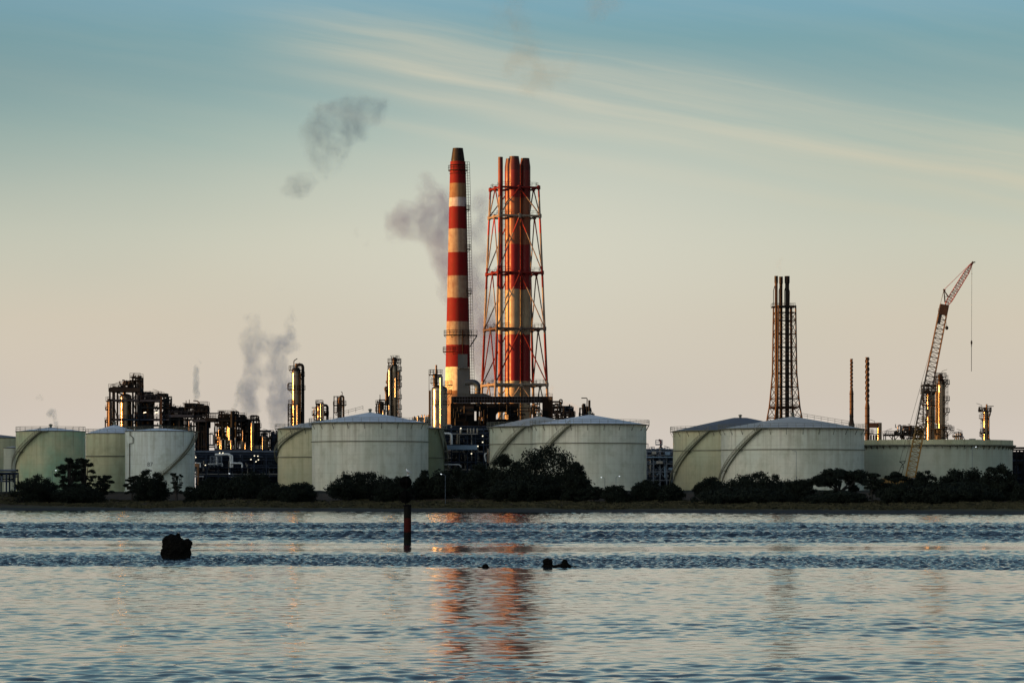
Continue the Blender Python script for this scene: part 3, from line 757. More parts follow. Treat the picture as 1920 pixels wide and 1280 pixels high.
# ------------------------------------------------------------------ channel marker with a gull on it
Y = 226.0; k = K(Y); X = px(764, Y); pxz = lambda y: pz(y, Y)
root = thing('channel_marker', 'black beacon pile with one red band and two black ball topmarks, out in the channel', 'channel marker', (X, Y, 0))
zt = pxz(948); rp = 7 * k
b = MB(); b.lathe((X, Y), [(rp, -2.2), (rp, zt)], 28)
def pile_mat():
    m, t = new_mat('pile paint'); o = t.obj(); z = t.sep(o)[2]; n = t.noise(o, 3.0, 5, 0.65)
    zz = t.math('ADD', z, t.math('MULTIPLY', t.math('SUBTRACT', n, .5), .08))
    red = t.math('MULTIPLY', t.math('GREATER_THAN', zz, pxz(997)), t.math('LESS_THAN', zz, pxz(970.5)))
    col = t.mix(red, (.008, .008, .008, 1), (.06, .01, .008, 1))
    col = t.mix(t.rng(n, .5, .72, 0, .65), col, (.014, .011, .01, 1))
    col = t.mix(t.rng(z, .35, .1, 0, .8), col, (.012, .014, .01, 1))
    finish(t, col, .8, 0, bump=n, bump_s=.3, bump_d=.02, spec=.08); return m
b.build('pile', pile_mat(), root)
b = MB(); b.lathe((X, Y), [(rp + .05, zt), (rp + .05, zt + .04), (.1, zt + .09)], 28); b.build('pile_cap', M['black'], root)
Xp = px(760.5, Y)
b = MB(); b.tube([(Xp, Y, zt), (Xp, Y, pxz(892))], .035, 8); b.build('mast', M['black'], root)
def ball(yc, spin):
    zc = pxz(yc); rb = 12 * k; m = MB()
    for ang in (spin, spin + math.pi / 2):
        ux, uy = math.cos(ang), math.sin(ang); nx, ny = -uy, ux
        n = 36; ring = []
        for sgn in (-1, 1):
            ring.append([(Xp + ux * rb * math.cos(q) + nx * sgn * .012, Y + uy * rb * math.cos(q) + ny * sgn * .012, zc + rb * math.sin(q)) for q in [2 * math.pi * i / n for i in range(n)]])
        m.add(ring[0] + ring[1], [tuple(range(n)), tuple(range(2 * n - 1, n - 1, -1))] + [(i, n + i, n + (i + 1) % n, (i + 1) % n) for i in range(n)])
    n = 36; zz = [zc - .012, zc + .012]
    m.lathe((Xp, Y), [(rb * .985, zz[0]), (rb * .985, zz[1])], 36)
    m.build('topmark_ball', M['black'], root)
ball(931, R(2)); ball(904, R(18))
Xl = px(765.3, Y); zl = pxz(891.8)
b = MB(); b.beam((Xp - .06, Y, zl - .03), (Xl + .12, Y, zl - .03), .1, .04); b.build('perch_bracket', M['black'], root)
b = MB(); b.lathe((Xl, Y), [(.075, zl - .01), (.085, zl + .02), (.07, zl + .07), (.02, zl + .09)], 14); b.build('lantern', M['pipe_white'], root)
# gull, one continuous body
zb = zl + .09; gs = 1.0
gull = thing('gull', 'white gull with grey wings perched on top of the channel marker', 'gull', (Xl, Y, zb))
import bmesh
def skin_obj(name, pts, edges, radii, mat, parent, sub=2):
    me = bpy.data.meshes.new(name); me.from_pydata(pts, edges, [])
    o = bpy.data.objects.new(name, me); COL.objects.link(o); o.parent = parent; me.materials.append(mat)
    bm_ = bmesh.new(); bm_.from_mesh(me); ly = bm_.verts.layers.skin.verify(); bm_.verts.ensure_lookup_table()
    for i, v in enumerate(bm_.verts):
        v[ly].radius = radii[i] if isinstance(radii[i], tuple) else (radii[i], radii[i]); v[ly].use_root = (i == 0)
    bm_.to_mesh(me); bm_.free()
    md = o.modifiers.new('skin', 'SKIN'); md.use_smooth_shade = True
    sb = o.modifiers.new('sub', 'SUBSURF'); sb.levels = sb.render_levels = sub
    return o
# facing left and a little to the camera; x is along the body
gp = [(0.0, 0, .17), (-.06, -.01, .21), (-.10, -.015, .275), (-.105, -.018, .325), (-.13, -.022, .35), (.09, .012, .135), (.17, .022, .11), (.22, .03, .10)]
skin_obj('body', gp, [(0, 1), (1, 2), (2, 3), (3, 4), (0, 5), (5, 6), (6, 7)], [(.085, .075), (.078, .07), (.045, .045), (.045, .042), (.034, .032), (.06, .055), (.032, .03), (.016, .02)], M['bird_white'], gull)
for s in (-1, 1):
    skin_obj('wing', [(-.05, s * .07, .205), (.04, s * .083, .185), (.14, s * .07, .15), (.25, s * .035, .115)], [(0, 1), (1, 2), (2, 3)], [(.04, .018), (.055, .018), (.038, .014), (.01, .008)], M['bird_grey'], gull)
    g_ = MB(); w0 = gull.location
    g_.tube([w0 + Vector((.0, s * .035, .11)), w0 + Vector((.005, s * .035, .0))], .007, 5); g_.beam(w0 + Vector((-.045, s * .035, .004)), w0 + Vector((.01, s * .035, .004)), .03, .008); g_.build('leg', M['bird_orange'], gull)
    e = MB(); e.lathe((w0.x - .128, w0.y + s * .03 - .02), [(.001, w0.z + .352), (.006, w0.z + .358), (.001, w0.z + .364)], 8); e.build('eye', M['black'], gull)
g_ = MB(); g_.tube([gull.location + Vector((-.155, -.026, .345)), gull.location + Vector((-.19, -.032, .342)), gull.location + Vector((-.212, -.036, .332))], .013, 6, r1=.004); g_.build('beak', M['bird_orange'], gull)

# ------------------------------------------------------------------ rocks on the reef
ctex = bpy.data.textures.new('rock lumps', 'CLOUDS'); ctex.noise_scale = .35; ctex.noise_depth = 4
ctex2 = bpy.data.textures.new('rock grain', 'CLOUDS'); ctex2.noise_scale = .08; ctex2.noise_depth = 3
def rock_mat():
    m, t = new_mat('wet black rock'); o = t.obj(); n = t.noise(o, 6, 6, .7)
    finish(t, t.mix(t.rng(n, .3, .7), (.003, .003, .003, 1), (.008, .007, .006, 1)), t.rng(n, .3, .7, .55, .95), 0, bump=n, bump_s=.6, bump_d=.03, spec=.05); return m
ROCK = rock_mat()
def rock(label, Y, blobs, vox=.045, d1=.3, d2=.09, name='rock'):
    """blobs in photo pixels: centre x, y, half width, half height"""
    k = K(Y); X0 = px(blobs[0][0], Y)
    bm_ = bmesh.new()
    for i, (x, y, w_, h_) in enumerate(blobs):
        mt = Matrix.Translation((px(x, Y) - X0, (i % 3 - 1) * .06, pz(y, Y))) @ Matrix.Diagonal((w_ * k, min(w_, 22) * k * .8, h_ * k, 1))
        bmesh.ops.create_icosphere(bm_, subdivisions=4, radius=1, matrix=mt)
    me = bpy.data.meshes.new(name); bm_.to_mesh(me); bm_.free(); me.materials.append(ROCK)
    o = bpy.data.objects.new(name, me); COL.objects.link(o); o.location = (X0, Y, 0)
    a = o.modifiers.new('remesh', 'REMESH'); a.mode = 'VOXEL'; a.voxel_size = vox
    for tx, s_ in ((ctex, d1), (ctex2, d2)):
        dm = o.modifiers.new('lumps', 'DISPLACE'); dm.texture = tx; dm.strength = s_; dm.mid_level = .55; dm.texture_coords = 'LOCAL'
    return tag(o, label, 'rock')
rock('jagged black rock standing alone in the ruffled water, largest of the rocks', 165, [(329, 1028, 25, 24), (322, 1014, 18, 13), (334, 1006, 5, 8), (351, 1021, 11, 12), (330, 1048, 27, 14), (313, 1034, 12, 16), (347, 1036, 12, 15), (326, 1066, 30, 12)], .045, .2, .1)
rock('blocky low black rock with a knob beside it, awash at the reef edge', 146, [(1027, 1053, 9.5, 7), (1028, 1062, 12, 7), (1046, 1061, 10, 3.6), (1059, 1054, 6, 7), (1061, 1062, 12, 5), (1024, 1051, 7, 5), (1074, 1064, 8, 3), (1040, 1063, 26, 5), (1052, 1061, 10, 5), (1062, 1060, 8, 5)], .025, .08, .05)
rock('small black rock barely breaking the water, between marker and low blocky rock', 146, [(910, 1061, 6, 4.5), (901, 1064, 6, 2.5), (914, 1064, 5, 3)], .02, .06, .03)
# ------------------------------------------------------------------ process-plant kit
def ring_platform(parent, cx, py, Y, r, w_, a0=0.0, a1=360.0, mat='steel', name='platform', h=1.15, c=None, brk=True):
    """curved walkway round a column; angles in degrees, -90 faces the camera"""
    X, Yc = c if c else (px(cx, Y), Y); z = pz(py, Y); full = a1 - a0 >= 359
    b = MB(); n = max(8, int(abs(a1 - a0) / 12))
    A0, A1 = R(a0), R(a1)
    b.lathe((X, Yc), [(r, z - .22), (r + w_, z - .22), (r + w_, z), (r, z), (r, z - .22)], n, False, False, False, A0, None if full else A1)
    if brk:
        m = max(2, int((a1 - a0) / 60))
        for i in range(m + (0 if full else 1)):
            a = A0 + (A1 - A0) * i / m; ca, sa = math.cos(a), math.sin(a)
            b.beam((X + (r + w_ * .9) * ca, Yc + (r + w_ * .9) * sa, z - .2), (X + r * ca, Yc + r * sa, z - .2 - w_ * .9), .12)
    o = b.build(name, M[mat], parent)
    q = MB(); arc_rail(q, (X, Yc), r + w_ - .05, z, A0, A1, 1.3, h, .06)
    if not full:
        for a in (A0, A1):
            line_rail(q, (X + (r + .05) * math.cos(a), Yc + (r + .05) * math.sin(a), z), (X + (r + w_ - .05) * math.cos(a), Yc + (r + w_ - .05) * math.sin(a), z), h, 1.3, .06)
    q.build('railing', M[mat], o); return o

def ladder(parent, cx, r, ang, y0, y1, Y, mat='steel', cage=True, c=None):
    X, Yc = c if c else (px(cx, Y), Y); a = R(ang); z0, z1 = sorted((pz(y0, Y), pz(y1, Y)))
    X += (r + .25) * math.cos(a); Yc += (r + .25) * math.sin(a); tx, ty = -math.sin(a), math.cos(a); b = MB()
    for s in (-.25, .25): b.beam((X + tx * s, Yc + ty * s, z0), (X + tx * s, Yc + ty * s, z1), .09)
    z = z0
    while z < z1: b.beam((X - tx * .25, Yc - ty * .25, z), (X + tx * .25, Yc + ty * .25, z), .06); z += .6
    if cage:
        z = z0 + 2
        while z < z1:
            b.tube([(X + math.cos(a + q) * .7 * (1 if abs(q) < 1.3 else .6), Yc + math.sin(a + q) * .7, z) for q in (-1.57, -.8, 0, .8, 1.57)], .05, 4); z += 1.8
        for q in (-.8, 0, .8): b.beam((X + math.cos(a + q) * .7, Yc + math.sin(a + q) * .7, z0 + 2), (X + math.cos(a + q) * .7, Yc + math.sin(a + q) * .7, z1), .05)
    return b.build('ladder', M[mat], parent)

def vessel(parent, cx, rpx, yt, yb, Y, mat, name='vessel', dy=0.0, bands=True, cone=0.0, head=.5):
    X = px(cx, Y); r = rpx * K(Y); zt, zb = pz(yt, Y), pz(yb, Y); b = MB()
    pr = [(r * (1 + cone), zb), (r * (1 + cone), zb + .05)]
    if cone: pr += [(r, zb + (zt - zb) * .22)]
    if bands:
        z = pr[-1][1] + 2.2
        while z < zt - r * head - .6:
            pr += [(r, z), (r + .05, z + .02), (r + .05, z + .16), (r, z + .18)]; z += 2.6
    pr.append((r, zt - r * head))
    for i in range(1, 6):
        q = i / 6 * math.pi / 2; pr.append((max(.02, r * math.cos(q)), zt - r * head + r * head * math.sin(q)))
    pr.append((.02, zt))
    b.lathe((X, Y + dy), pr, 40); return b.build(name, M[mat], parent)

def pipe(parent, pts, r, mat, Y=None, dy=0.0, name='pipe', n=8):
    """pts are photo pixels when Y is given; corners are rounded into elbows"""
    Q = [Vector(P(q[0], q[1], Y + (q[2] if len(q) > 2 else 0) + dy)) if Y else Vector(q) for q in pts]
    out = [Q[0]]
    for i in range(1, len(Q) - 1):
        a, p, c = Q[i - 1], Q[i], Q[i + 1]
        da, dc = (a - p), (c - p); rad = min(r * 2.6, da.length * .45, dc.length * .45)
        if da.length < 1e-6 or dc.length < 1e-6: continue
        pa, pc = p + da.normalized() * rad, p + dc.normalized() * rad
        for q in (0, .33, .67, 1): out.append(pa * (1 - q) ** 2 + p * 2 * q * (1 - q) + pc * q * q)
    out.append(Q[-1]); b = MB(); b.tube(out, r, n); return b.build(name, M[mat], parent)

def frame(parent, cols, levels, Y, depth, mat='steel', s=.42, brace=.5, seed=1, name='frame', sbeam=None, y0=None, rows=2):
    """steel frame: cols = [(x, y_top)], levels = [y...] in photo pixels"""
    r = random.Random(seed); b = MB(); zb = GZ if y0 is None else pz(y0, Y); sb = sbeam or s * .85
    for j in range(rows):
        Yj = Y + depth * j / max(1, rows - 1)
        for x, yt in cols: b.box(px(x, Y) - s / 2, px(x, Y) + s / 2, Yj - s / 2, Yj + s / 2, zb, pz(yt, Y))
        for (xa, ya), (xb, yb_) in zip(cols, cols[1:]):
            lv = [l for l in levels if l >= max(ya, yb_) - .6]
            for l in lv: b.beam((px(xa, Y), Yj, pz(l, Y)), (px(xb, Y), Yj, pz(l, Y)), sb * .8, sb)
            for l0, l1 in zip(lv, lv[1:]):
                if r.random() < brace:
                    a, c = (xa, xb) if r.random() < .5 else (xb, xa)
                    b.beam((px(a, Y), Yj, pz(l0, Y)), (px(c, Y), Yj, pz(l1, Y)), s * .45)
    for x, yt in cols:
        for l in levels:
            if l >= yt - .6: b.beam((px(x, Y), Y, pz(l, Y)), (px(x, Y), Y + depth, pz(l, Y)), sb * .8, sb)
    return b.build(name, M[mat], parent)

def deck(parent, x0, x1, py, Y, depth, mat='steel', th=.3, rail=True, name='deck'):
    z = pz(py, Y); b = MB(); b.box(px(x0, Y) - .2, px(x1, Y) + .2, Y - .6, Y + depth + .6, z - th, z); o = b.build(name, M[mat], parent)
    if rail:
        for yy_ in (Y - .6, Y + depth + .6):
            q = MB(); line_rail(q, (px(x0, Y) - .2, yy_, z), (px(x1, Y) + .2, yy_, z), 1.15, 1.6, .06); q.build('railing', M[mat], o)
    return o

def rand_pipes(parent, x0, x1, yt, yb, Y, depth, n, seed, r0=.09, r1=.32, mats=('steel', 'clad_brown', 'pipe_grey'), vert=.5):
    r = random.Random(seed); n = int(n * 1.3)
    for i in range(n):
        x, y, d_ = r.uniform(x0, x1), r.uniform(yt, yb), r.uniform(0, depth); pts = [(x, y, d_)]
        ax = 'v' if r.random() < vert else 'h'
        for j in range(r.randint(1, 4)):
            if ax == 'v': y = r.uniform(yt, yb)
            elif ax == 'h': x = r.uniform(x0, x1) if r.random() < .4 else min(x1, max(x0, x + r.uniform(-9, 9)))
            else: d_ = r.uniform(0, depth)
            if (x, y, d_) != pts[-1]: pts.append((x, y, d_))
            ax = r.choice([q for q in 'vhd' if q != ax])
        if len(pts) > 1: pipe(parent, pts, r.uniform(r0, r1), r.choice(mats), Y, n=6)

def clutter(parent, x0, x1, yb, hmax, Y, depth, n, seed, mat='steel', name='fitting'):
    """valves, stubs, small drums and davits standing on a deck, each a mesh of its own"""
    r = random.Random(seed); zb = pz(yb, Y)
    for i in range(max(4, int(n * .62))):
        b = MB(); X = px(r.uniform(x0, x1), Y); y_ = Y + r.uniform(0, depth); h = r.uniform(.25, 1) * hmax * K(Y); w_ = r.uniform(.15, .65); kd = r.random()
        if kd < .35: b.box(X - w_, X + w_, y_ - w_, y_ + w_, zb, zb + h * .7); nm = 'equipment_box'
        elif kd < .6: b.lathe((X, y_), [(w_, zb), (w_, zb + h * .6), (w_ * .5, zb + h * .75), (.02, zb + h * .78)], 10); nm = 'small_drum'
        elif kd < .85: b.tube([(X, y_, zb), (X, y_, zb + h), (X + r.choice((-1, 1)) * r.uniform(.3, 1.4), y_, zb + h)], .1, 5); nm = 'vent_pipe'
        else:
            b.beam((X, y_, zb), (X, y_, zb + h), .12); b.hoop((X, y_), zb + h, .35, .07, 8); nm = 'valve'
        b.build(nm, M[mat], parent)

def davit_lamp(parent, x, yb, yt, Y, side=1, mat='steel', lit=False):
    X, z0, z1 = px(x, Y), pz(yb, Y), pz(yt, Y); b = MB()
    b.tube([(X, Y, z0), (X, Y, z1 - .3), (X + side * .9, Y, z1)], .07, 5); o = b.build('lamp_pole', M[mat], parent)
    b = MB(); b.beam((X + side * .9, Y, z1), (X + side * 1.7, Y, z1 + .25), .25, .14); b.build('lamp_head', M['lamp' if lit else 'pipe_grey'], o)

# ------------------------------------------------------------------ tall striped chimney
Y = 1325.0; k = K(Y); X = px(858.5, Y); zz = lambda y: pz(y, Y) - GZ
s1 = thing('striped_chimney', 'tall slender chimney in red and cream bands with a dark conical tip', 'chimney', (X, Y, GZ))
RED, CRM, WHT, TAN = (.125, .007, .01, 1), (.235, .21, .16, 1), (.38, .39, .4, 1), (.19, .135, .075, 1)
ys = [(1100, (.2, .16, .11, 1)), (741, (.24, .15, .07, 1)), (733, (.68, .58, .4, 1)), (690, RED), (648, CRM), (604.5, RED), (560.5, CRM), (517.5, RED), (474.5, CRM), (431, RED), (388, WHT), (371.5, TAN), (361, CRM), (359.5, TAN), (344.5, RED)]
bands = [(max(0, zz(y)), c) for y, c in ys]
H1 = zz(300)
def wpx(y): return np.interp(y, [303, 345, 700, 930], [14.2, 15.6, 23.3, 27])
b = MB(); pr = [(wpx(y) * k, pz(y, Y)) for y in range(926, 303, -12)] + [(wpx(303) * k, pz(303, Y))]
b.lathe((X, Y), pr, 64); b.build('shaft', banded('striped chimney paint', bands, H1, .6, 0, .7, .7, spec=.05), s1)
b = MB(); b.lathe((X, Y), [(12.5 * k, pz(304, Y)), (12.7 * k, pz(300, Y)), (9.6 * k, pz(278, Y)), (8.2 * k, pz(278, Y)), (8.2 * k, pz(285, Y))], 40, cap1=False); b.build('tip', M['soot'], s1)
b = MB(); b.hoop((X, Y), pz(310, Y), 14.6 * k, .14, 40); b.hoop((X, Y), pz(326, Y), 15.4 * k, .12, 40); b.build('ring_band', M['steel_brown'], s1)
ring_platform(s1, 858.5, 319, Y, 14.8 * k, 3.4 * k, mat='steel_brown', c=(X, Y), h=1.6)
ring_platform(s1, 858.5, 628, Y, 21.6 * k, 5.0 * k, mat='steel', c=(X, Y), h=1.6)
ring_platform(s1, 858.5, 659, Y, 22.3 * k, 6.0 * k, 120, 250, mat='steel_brown', c=(X, Y), h=1.6)
b = MB(); xa, xb = X + 21.5 * k, X + 36 * k; z = pz(628, Y)
b.box(xa, xb, Y - 2, Y + 2, z - .3, z); b.beam((xb, Y - 1.8, z - .2), (X + 22.6 * k, Y - 1.2, pz(650, Y)), .25); b.beam((xb, Y + 1.8, z - .2), (X + 22.6 * k, Y + 1.2, pz(650, Y)), .25)
o = b.build('side_platform', M['steel'], s1); b = MB(); line_rail(b, (xa, Y - 2, z), (xb, Y - 2, z), 1.6, 1.3, .07); line_rail(b, (xb, Y - 2, z), (xb, Y + 2, z), 1.6, 1.3, .07); b.build('railing', M['steel'], o)
for y, w_ in ((393, 2.6), (467, 2.6), (550, 2.8)): ring_platform(s1, 858.5, y, Y, wpx(y) * k, w_ * k + .6, -35, 20, mat='steel_brown', c=(X, Y), h=1.5)
for y0_, y1_ in ((304, 628), (628, 740)):
    b = MB()
    for s in (-.3, .3):
        b.tube([(X + (wpx(y) * k + .7) * math.cos(R(-12)), Y + (wpx(y) * k + .7) * math.sin(R(-12)) + s, pz(y, Y)) for y in np.linspace(y0_, y1_, 20)], .085, 5)
    for y in np.linspace(y0_, y1_, int((y1_ - y0_) / 5)):
        q = wpx(y) * k; z = pz(y, Y)
        b.beam((X + (q - .1) * math.cos(R(-12)), Y + q * math.sin(R(-12)), z), (X + (q + 1.5) * math.cos(R(-12)), Y + (q + .9) * math.sin(R(-12)), z), .1)
    b.tube([(X + (wpx(y) * k + 1.5) * math.cos(R(-12)), Y + (wpx(y) * k + .9) * math.sin(R(-12)), pz(y, Y)) for y in np.linspace(y0_, y1_, 20)], .07, 5)
    b.build('ladder', M['steel_brown'], s1)
# cable tray and duct housing up the shaded face
b = MB(); b.tube([(X + .42 * wpx(y) * k, Y - .915 * wpx(y) * k - .1, pz(y, Y)) for y in (620, 690, 742)], .22, 6); b.build('cable_tray', M['steel_brown'], s1)
b = MB(); yf = Y - 25 * k; b.box(px(857.5, yf), px(880, yf), yf - .4, yf + 7, pz(926, yf), pz(691, yf)); b.build('duct', M['duct_grey'], s1)
b = MB(); b.box(px(858.5, yf), px(876.5, yf), yf - 1.3, yf - .41, pz(687, yf), pz(664, yf)); b.box(px(857.8, yf), px(877.5, yf), yf - 1.5, yf, pz(690.5, yf), pz(687.4, yf)); b.build('junction_panel', M['duct_grey'], s1)

# breeching duct with an elbow, beside the chimney
Y = 1310.0; k = K(Y)
bd = thing('breeching_duct', 'grey elbow duct curving out of the striped chimney, its end lit by sun', 'duct', (px(890, Y), Y, GZ))
pts = [(872, 716.5), (886, 716.5)] + [(886 + 10.5 * math.sin(q), 727 - 10.5 * math.cos(q)) for q in np.linspace(.25, 1.57, 8)] + [(896.5, 770)]
b = MB(); b.tube([P(x, y, Y) for x, y in pts], 5.6 * k, 20); b.build('elbow', M['duct_grey'], bd)
b = MB()
for y in (731, 737): b.lathe((px(896.5, Y), Y), [(5.6 * k, pz(y, Y)), (5.6 * k + .25, pz(y, Y) + .02), (5.6 * k + .25, pz(y, Y) + .3), (5.6 * k, pz(y, Y) + .32)], 20, False, False)
b.build('flange', M['clad_brown'], bd)

# ------------------------------------------------------------------ lattice tower carrying four flues
Y = 1300.0; k = K(Y); Xc = px(964.5, Y)
s2 = thing('lattice_chimney', 'red and white lattice tower carrying four big steel flues, beside the striped chimney', 'chimney', (Xc, Y, GZ))
zz = lambda y: pz(y, Y) - GZ; Ht = zz(290)
TRED, TWHT, TGREY = (.11, .01, .01, 1), (.2, .18, .15, 1), (.075, .065, .06, 1)
tb = [(1100, TWHT), (716, TRED), (628, TGREY), (610, TWHT), (542, TRED), (503, TWHT), (441, (.33, .04, .03, 1)), (413, TWHT), (373, TRED)]
m_tower = banded('tower paint', [(max(0, zz(y)), c) for y, c in tb], Ht, .55, 0, .45, .4, spec=.06)
PC = (.27, .23, .16, 1); PR = (.145, .006, .009, 1)
m_flue = banded('flue paint', [(max(0, zz(y)), c) for y, c in [(1100, PC), (715, PR), (628, PC), (545, PR), (459, (.17, .065, .035, 1)), (372, (.125, .01, .01, 1)), (352, (.11, .009, .009, 1)), (322, (.06, .01, .009, 1)), (302, (.03, .02, .018, 1))]], Ht, .36, .0, .45, .25, spec=.14)
th = R(14.8)
ex, ey = Vector((math.cos(th), math.sin(th), 0)), Vector((-math.sin(th), math.cos(th), 0))
def half(y): return np.interp(y, [353, 722, 930], [37.0, 49.6, 57]) * k
def corner(i, y):
    a, c = ((-1, -1), (1, -1), (1, 1), (-1, 1))[i % 4]; h = half(y)
    return Vector((Xc, Y, 0)) + ex * (a * h) + ey * (c * h) + Vector((0, 0, pz(y, Y)))
LV = [354, 407, 513, 617.5, 722]
for i in range(4):
    b = MB(); b.tube([corner(i, y) for y in (352, 407, 513, 617.5, 722, 926)], .32, 8, r1=.46); b.build('leg', m_tower, s2)
for i in range(4):
    for y in LV:
        b = MB(); b.tube([corner(i, y), corner(i + 1, y)], (.36 if y < 700 else .46), 8); b.build('ring_beam', m_tower, s2)
    for y, y2 in zip(LV, LV[1:] + [800]):
        mid = (corner(i, y) + corner(i + 1, y)) / 2
        b = MB(); b.tube([mid, corner(i, y2 - 2)], .22, 6); b.tube([mid, corner(i + 1, y2 - 2)], .22, 6); b.build('chevron_brace', m_tower, s2)
        b = MB()
        for a in (corner(i, y), mid): b.lathe((a.x, a.y), [(.02, a.z - .9), (.62, a.z - .6), (.62, a.z + .6), (.02, a.z + .9)], 8)
        b.build('node_plate', m_tower, s2)
    for y in LV:
        a, c = corner(i, y), corner(i + 1, y)
        for q0, q1 in ((.06, .28), (.72, .94)):
            b = MB(); line_rail(b, a.lerp(c, q0) + Vector((0, 0, .45)), a.lerp(c, q1) + Vector((0, 0, .45)), 1.3, 1.2, .06); b.build('railing', M['steel_brown'], s2)
# inner guide beams hold the flues
for y in LV:
    h = half(y)
    for q in (-.34, .34):
        b = MB(); b.beam(tuple(Vector((Xc, Y, pz(y, Y))) + ex * (q * h) - ey * h), tuple(Vector((Xc, Y, pz(y, Y))) + ex * (q * h) + ey * h), .4); b.build('guide_beam', m_tower, s2)
def flue(cx, rpx, yt, dy, taper=True, nm='flue'):
    x0 = px(cx, Y); r = rpx * k; b = MB(); pr = [(r, GZ)]
    for y in list(range(900, 330, -28)): pr += [(r, pz(y, Y)), (r + .04, pz(y, Y) + .03), (r + .04, pz(y, Y) + .25), (r, pz(y, Y) + .28)]
    pr += [(r, pz(yt + 16, Y)), (r * (.8 if taper else .97), pz(yt + 1, Y)), (r * (.8 if taper else .97), pz(yt, Y)), (r * .7, pz(yt, Y)), (r * .7, pz(yt + 8, Y))]
    b.lathe((x0, Y + dy), pr, 48, cap1=False); return b.build(nm, m_flue, s2)
flue(938.5, 4.5, 296, -3.2, False); flue(957, 10.6, 296, 3.4); flue(964, 11.2, 294.5, -2.4); flue(984.6, 10, 296.5, .8)
ladder(s2, 945, .3, -80, 355, 725, Y, 'steel_brown', True, c=(px(945.5, Y), Y - 1.2))

# ------------------------------------------------------------------ furnace block and ducting at the chimneys' feet
Y = 1262.0; k = K(Y)
fb = thing('furnace_block', 'black furnace building with an overhead duct, at the foot of the chimneys', 'furnace', (px(910, Y), Y, GZ))
def fbox(x0, x1, y0, y1, d0, d1, nm, mat='duct_black'):
    b = MB(); b.box(px(x0, Y), px(x1, Y), Y + d0, Y + d1, pz(y1, Y), pz(y0, Y)); return b.build(nm, M[mat], fb)
o = fbox(850, 1036, 743.6, 754.4, 0, 5, 'overhead_duct')
b = MB()
for x in np.arange(851, 1036, 5.2): b.box(px(x, Y) - .07, px(x, Y) + .07, Y - .22, Y - .003, pz(755, Y), pz(743.2, Y))
for y in (743.3, 748.6, 754.7): b.box(px(850, Y), px(1036, Y), Y - .3, Y - .004, pz(y, Y) - .09, pz(y, Y) + .09)
b.build('stiffener', M['steel_navy'], o)
b = MB(); q = P; pts = [(880, 744), (880, 737.5), (907, 737.3), (913, 739), (925, 743.7), (925, 744)]
v0 = [P(x, y, Y + .8) for x, y in pts]; v1 = [(a, c + 4, d_) for a, c, d_ in v0]; n = len(pts)
b.add(v0 + v1, [tuple(range(n))[::-1], tuple(range(n, 2 * n))] + [(i, (i + 1) % n, n + (i + 1) % n, n + i) for i in range(n)]); b.build('transition_duct', M['duct_grey'], fb)
fbox(1017, 1036.5, 743.4, 800, -.6, 5.6, 'drop_duct')
fbox(845, 889, 756, 805, -1, 9, 'firebox'); fbox(862, 888, 762, 778, -1.6, -1.01, 'access_panel', 'clad_dark')
fbox(889, 905, 756, 770, 0, 8, 'header_box'); fbox(889, 905, 788, 805, 0, 8, 'header_base')
fbox(893, 898, 770, 788, 2, 7, 'burner_column')
fbox(905, 930, 756, 805, -.5, 9, 'firebox'); fbox(953, 973, 756, 800, -.5, 9, 'firebox'); fbox(930, 953, 756, 771.5, -.4, 8.8, 'arch_lintel'); fbox(930, 953, 785.5, 805, -.4, 8.8, 'arch_base')
b = MB()
for s, xe in ((1, 930), (-1, 953)):
    pts = [(xe, 771.4)] + [(xe + s * 6 * (1 - math.cos(q)), 778 - 6.6 * math.sin(q)) for q in np.linspace(0, 1.57, 6)]
    pts = [(xe - s * .05, 771.3), (xe - s * .05, 779)] + [(xe + s * 7 * (1 - math.cos(q)), 779 - 7.6 * math.sin(q)) for q in np.linspace(0.1, 1.57, 6)]
    v0 = [P(x, y, Y - .3) for x, y in pts]; v1 = [(a, c + 8, d_) for a, c, d_ in v0]; n = len(pts)
    b.add(v0 + v1, [tuple(range(n)), tuple(range(n, 2 * n))[::-1]] + [(i, n + i, n + (i + 1) % n, (i + 1) % n) for i in range(n)])
b.build('arch_haunch', M['duct_black'], fb)
fbox(832, 918, 797, 812, -3, 12, 'plinth'); fbox(846, 850, 743, 800, -.3, 4, 'stair_tower', 'steel')
rand_pipes(fb, 846, 1014, 757, 806, Y - 2.5, 2, 26, 41, .1, .3, ('steel', 'duct_black', 'clad_dark'), .6)
clutter(fb, 852, 1012, 757, 3, Y, 4, 26, 42, 'steel'); 
b = MB(); line_rail(b, P(848, 743.3, Y - .2), P(1036, 743.3, Y - .2), 1.0, 2.2, .06); b.build('railing', M['steel'], fb)
davit_lamp(fb, 1022, 743, 738, Y, 1)

# pipe manifold past the drop duct
Y = 1240.0
u = thing('pipe_manifold', 'tangle of dark pipes and frames rising behind the grey and blue tank roofs', 'pipework', (px(1050, Y), Y, GZ))
frame(u, [(996, 762), (1003, 756), (1012, 752)], [757, 763, 775, 790, 810], Y, 6, 'steel', .3, .5, 3)
frame(u, [(1036, 752), (1046, 757), (1058, 764), (1068, 766), (1077, 770)], [758, 765, 772, 783, 800], Y, 7, 'steel', .3, .5, 4)
rand_pipes(u, 994, 1016, 758, 800, Y, 6, 12, 43, .12, .3, ('steel', 'clad_dark')); rand_pipes(u, 1036, 1075, 757, 805, Y, 6, 34, 44, .12, .34, ('steel', 'clad_dark', 'steel_navy'))
pipe(u, [(1036, 753), (1052, 753), (1052, 762), (1058, 762), (1058, 780)], .3, 'clad_dark', Y, 2); pipe(u, [(1049, 772), (1049, 749), (1054, 749), (1054, 757)], .22, 'steel', Y, 1); pipe(u, [(1060, 790), (1060, 766), (1073, 766), (1073, 790)], .26, 'steel', Y, 3)
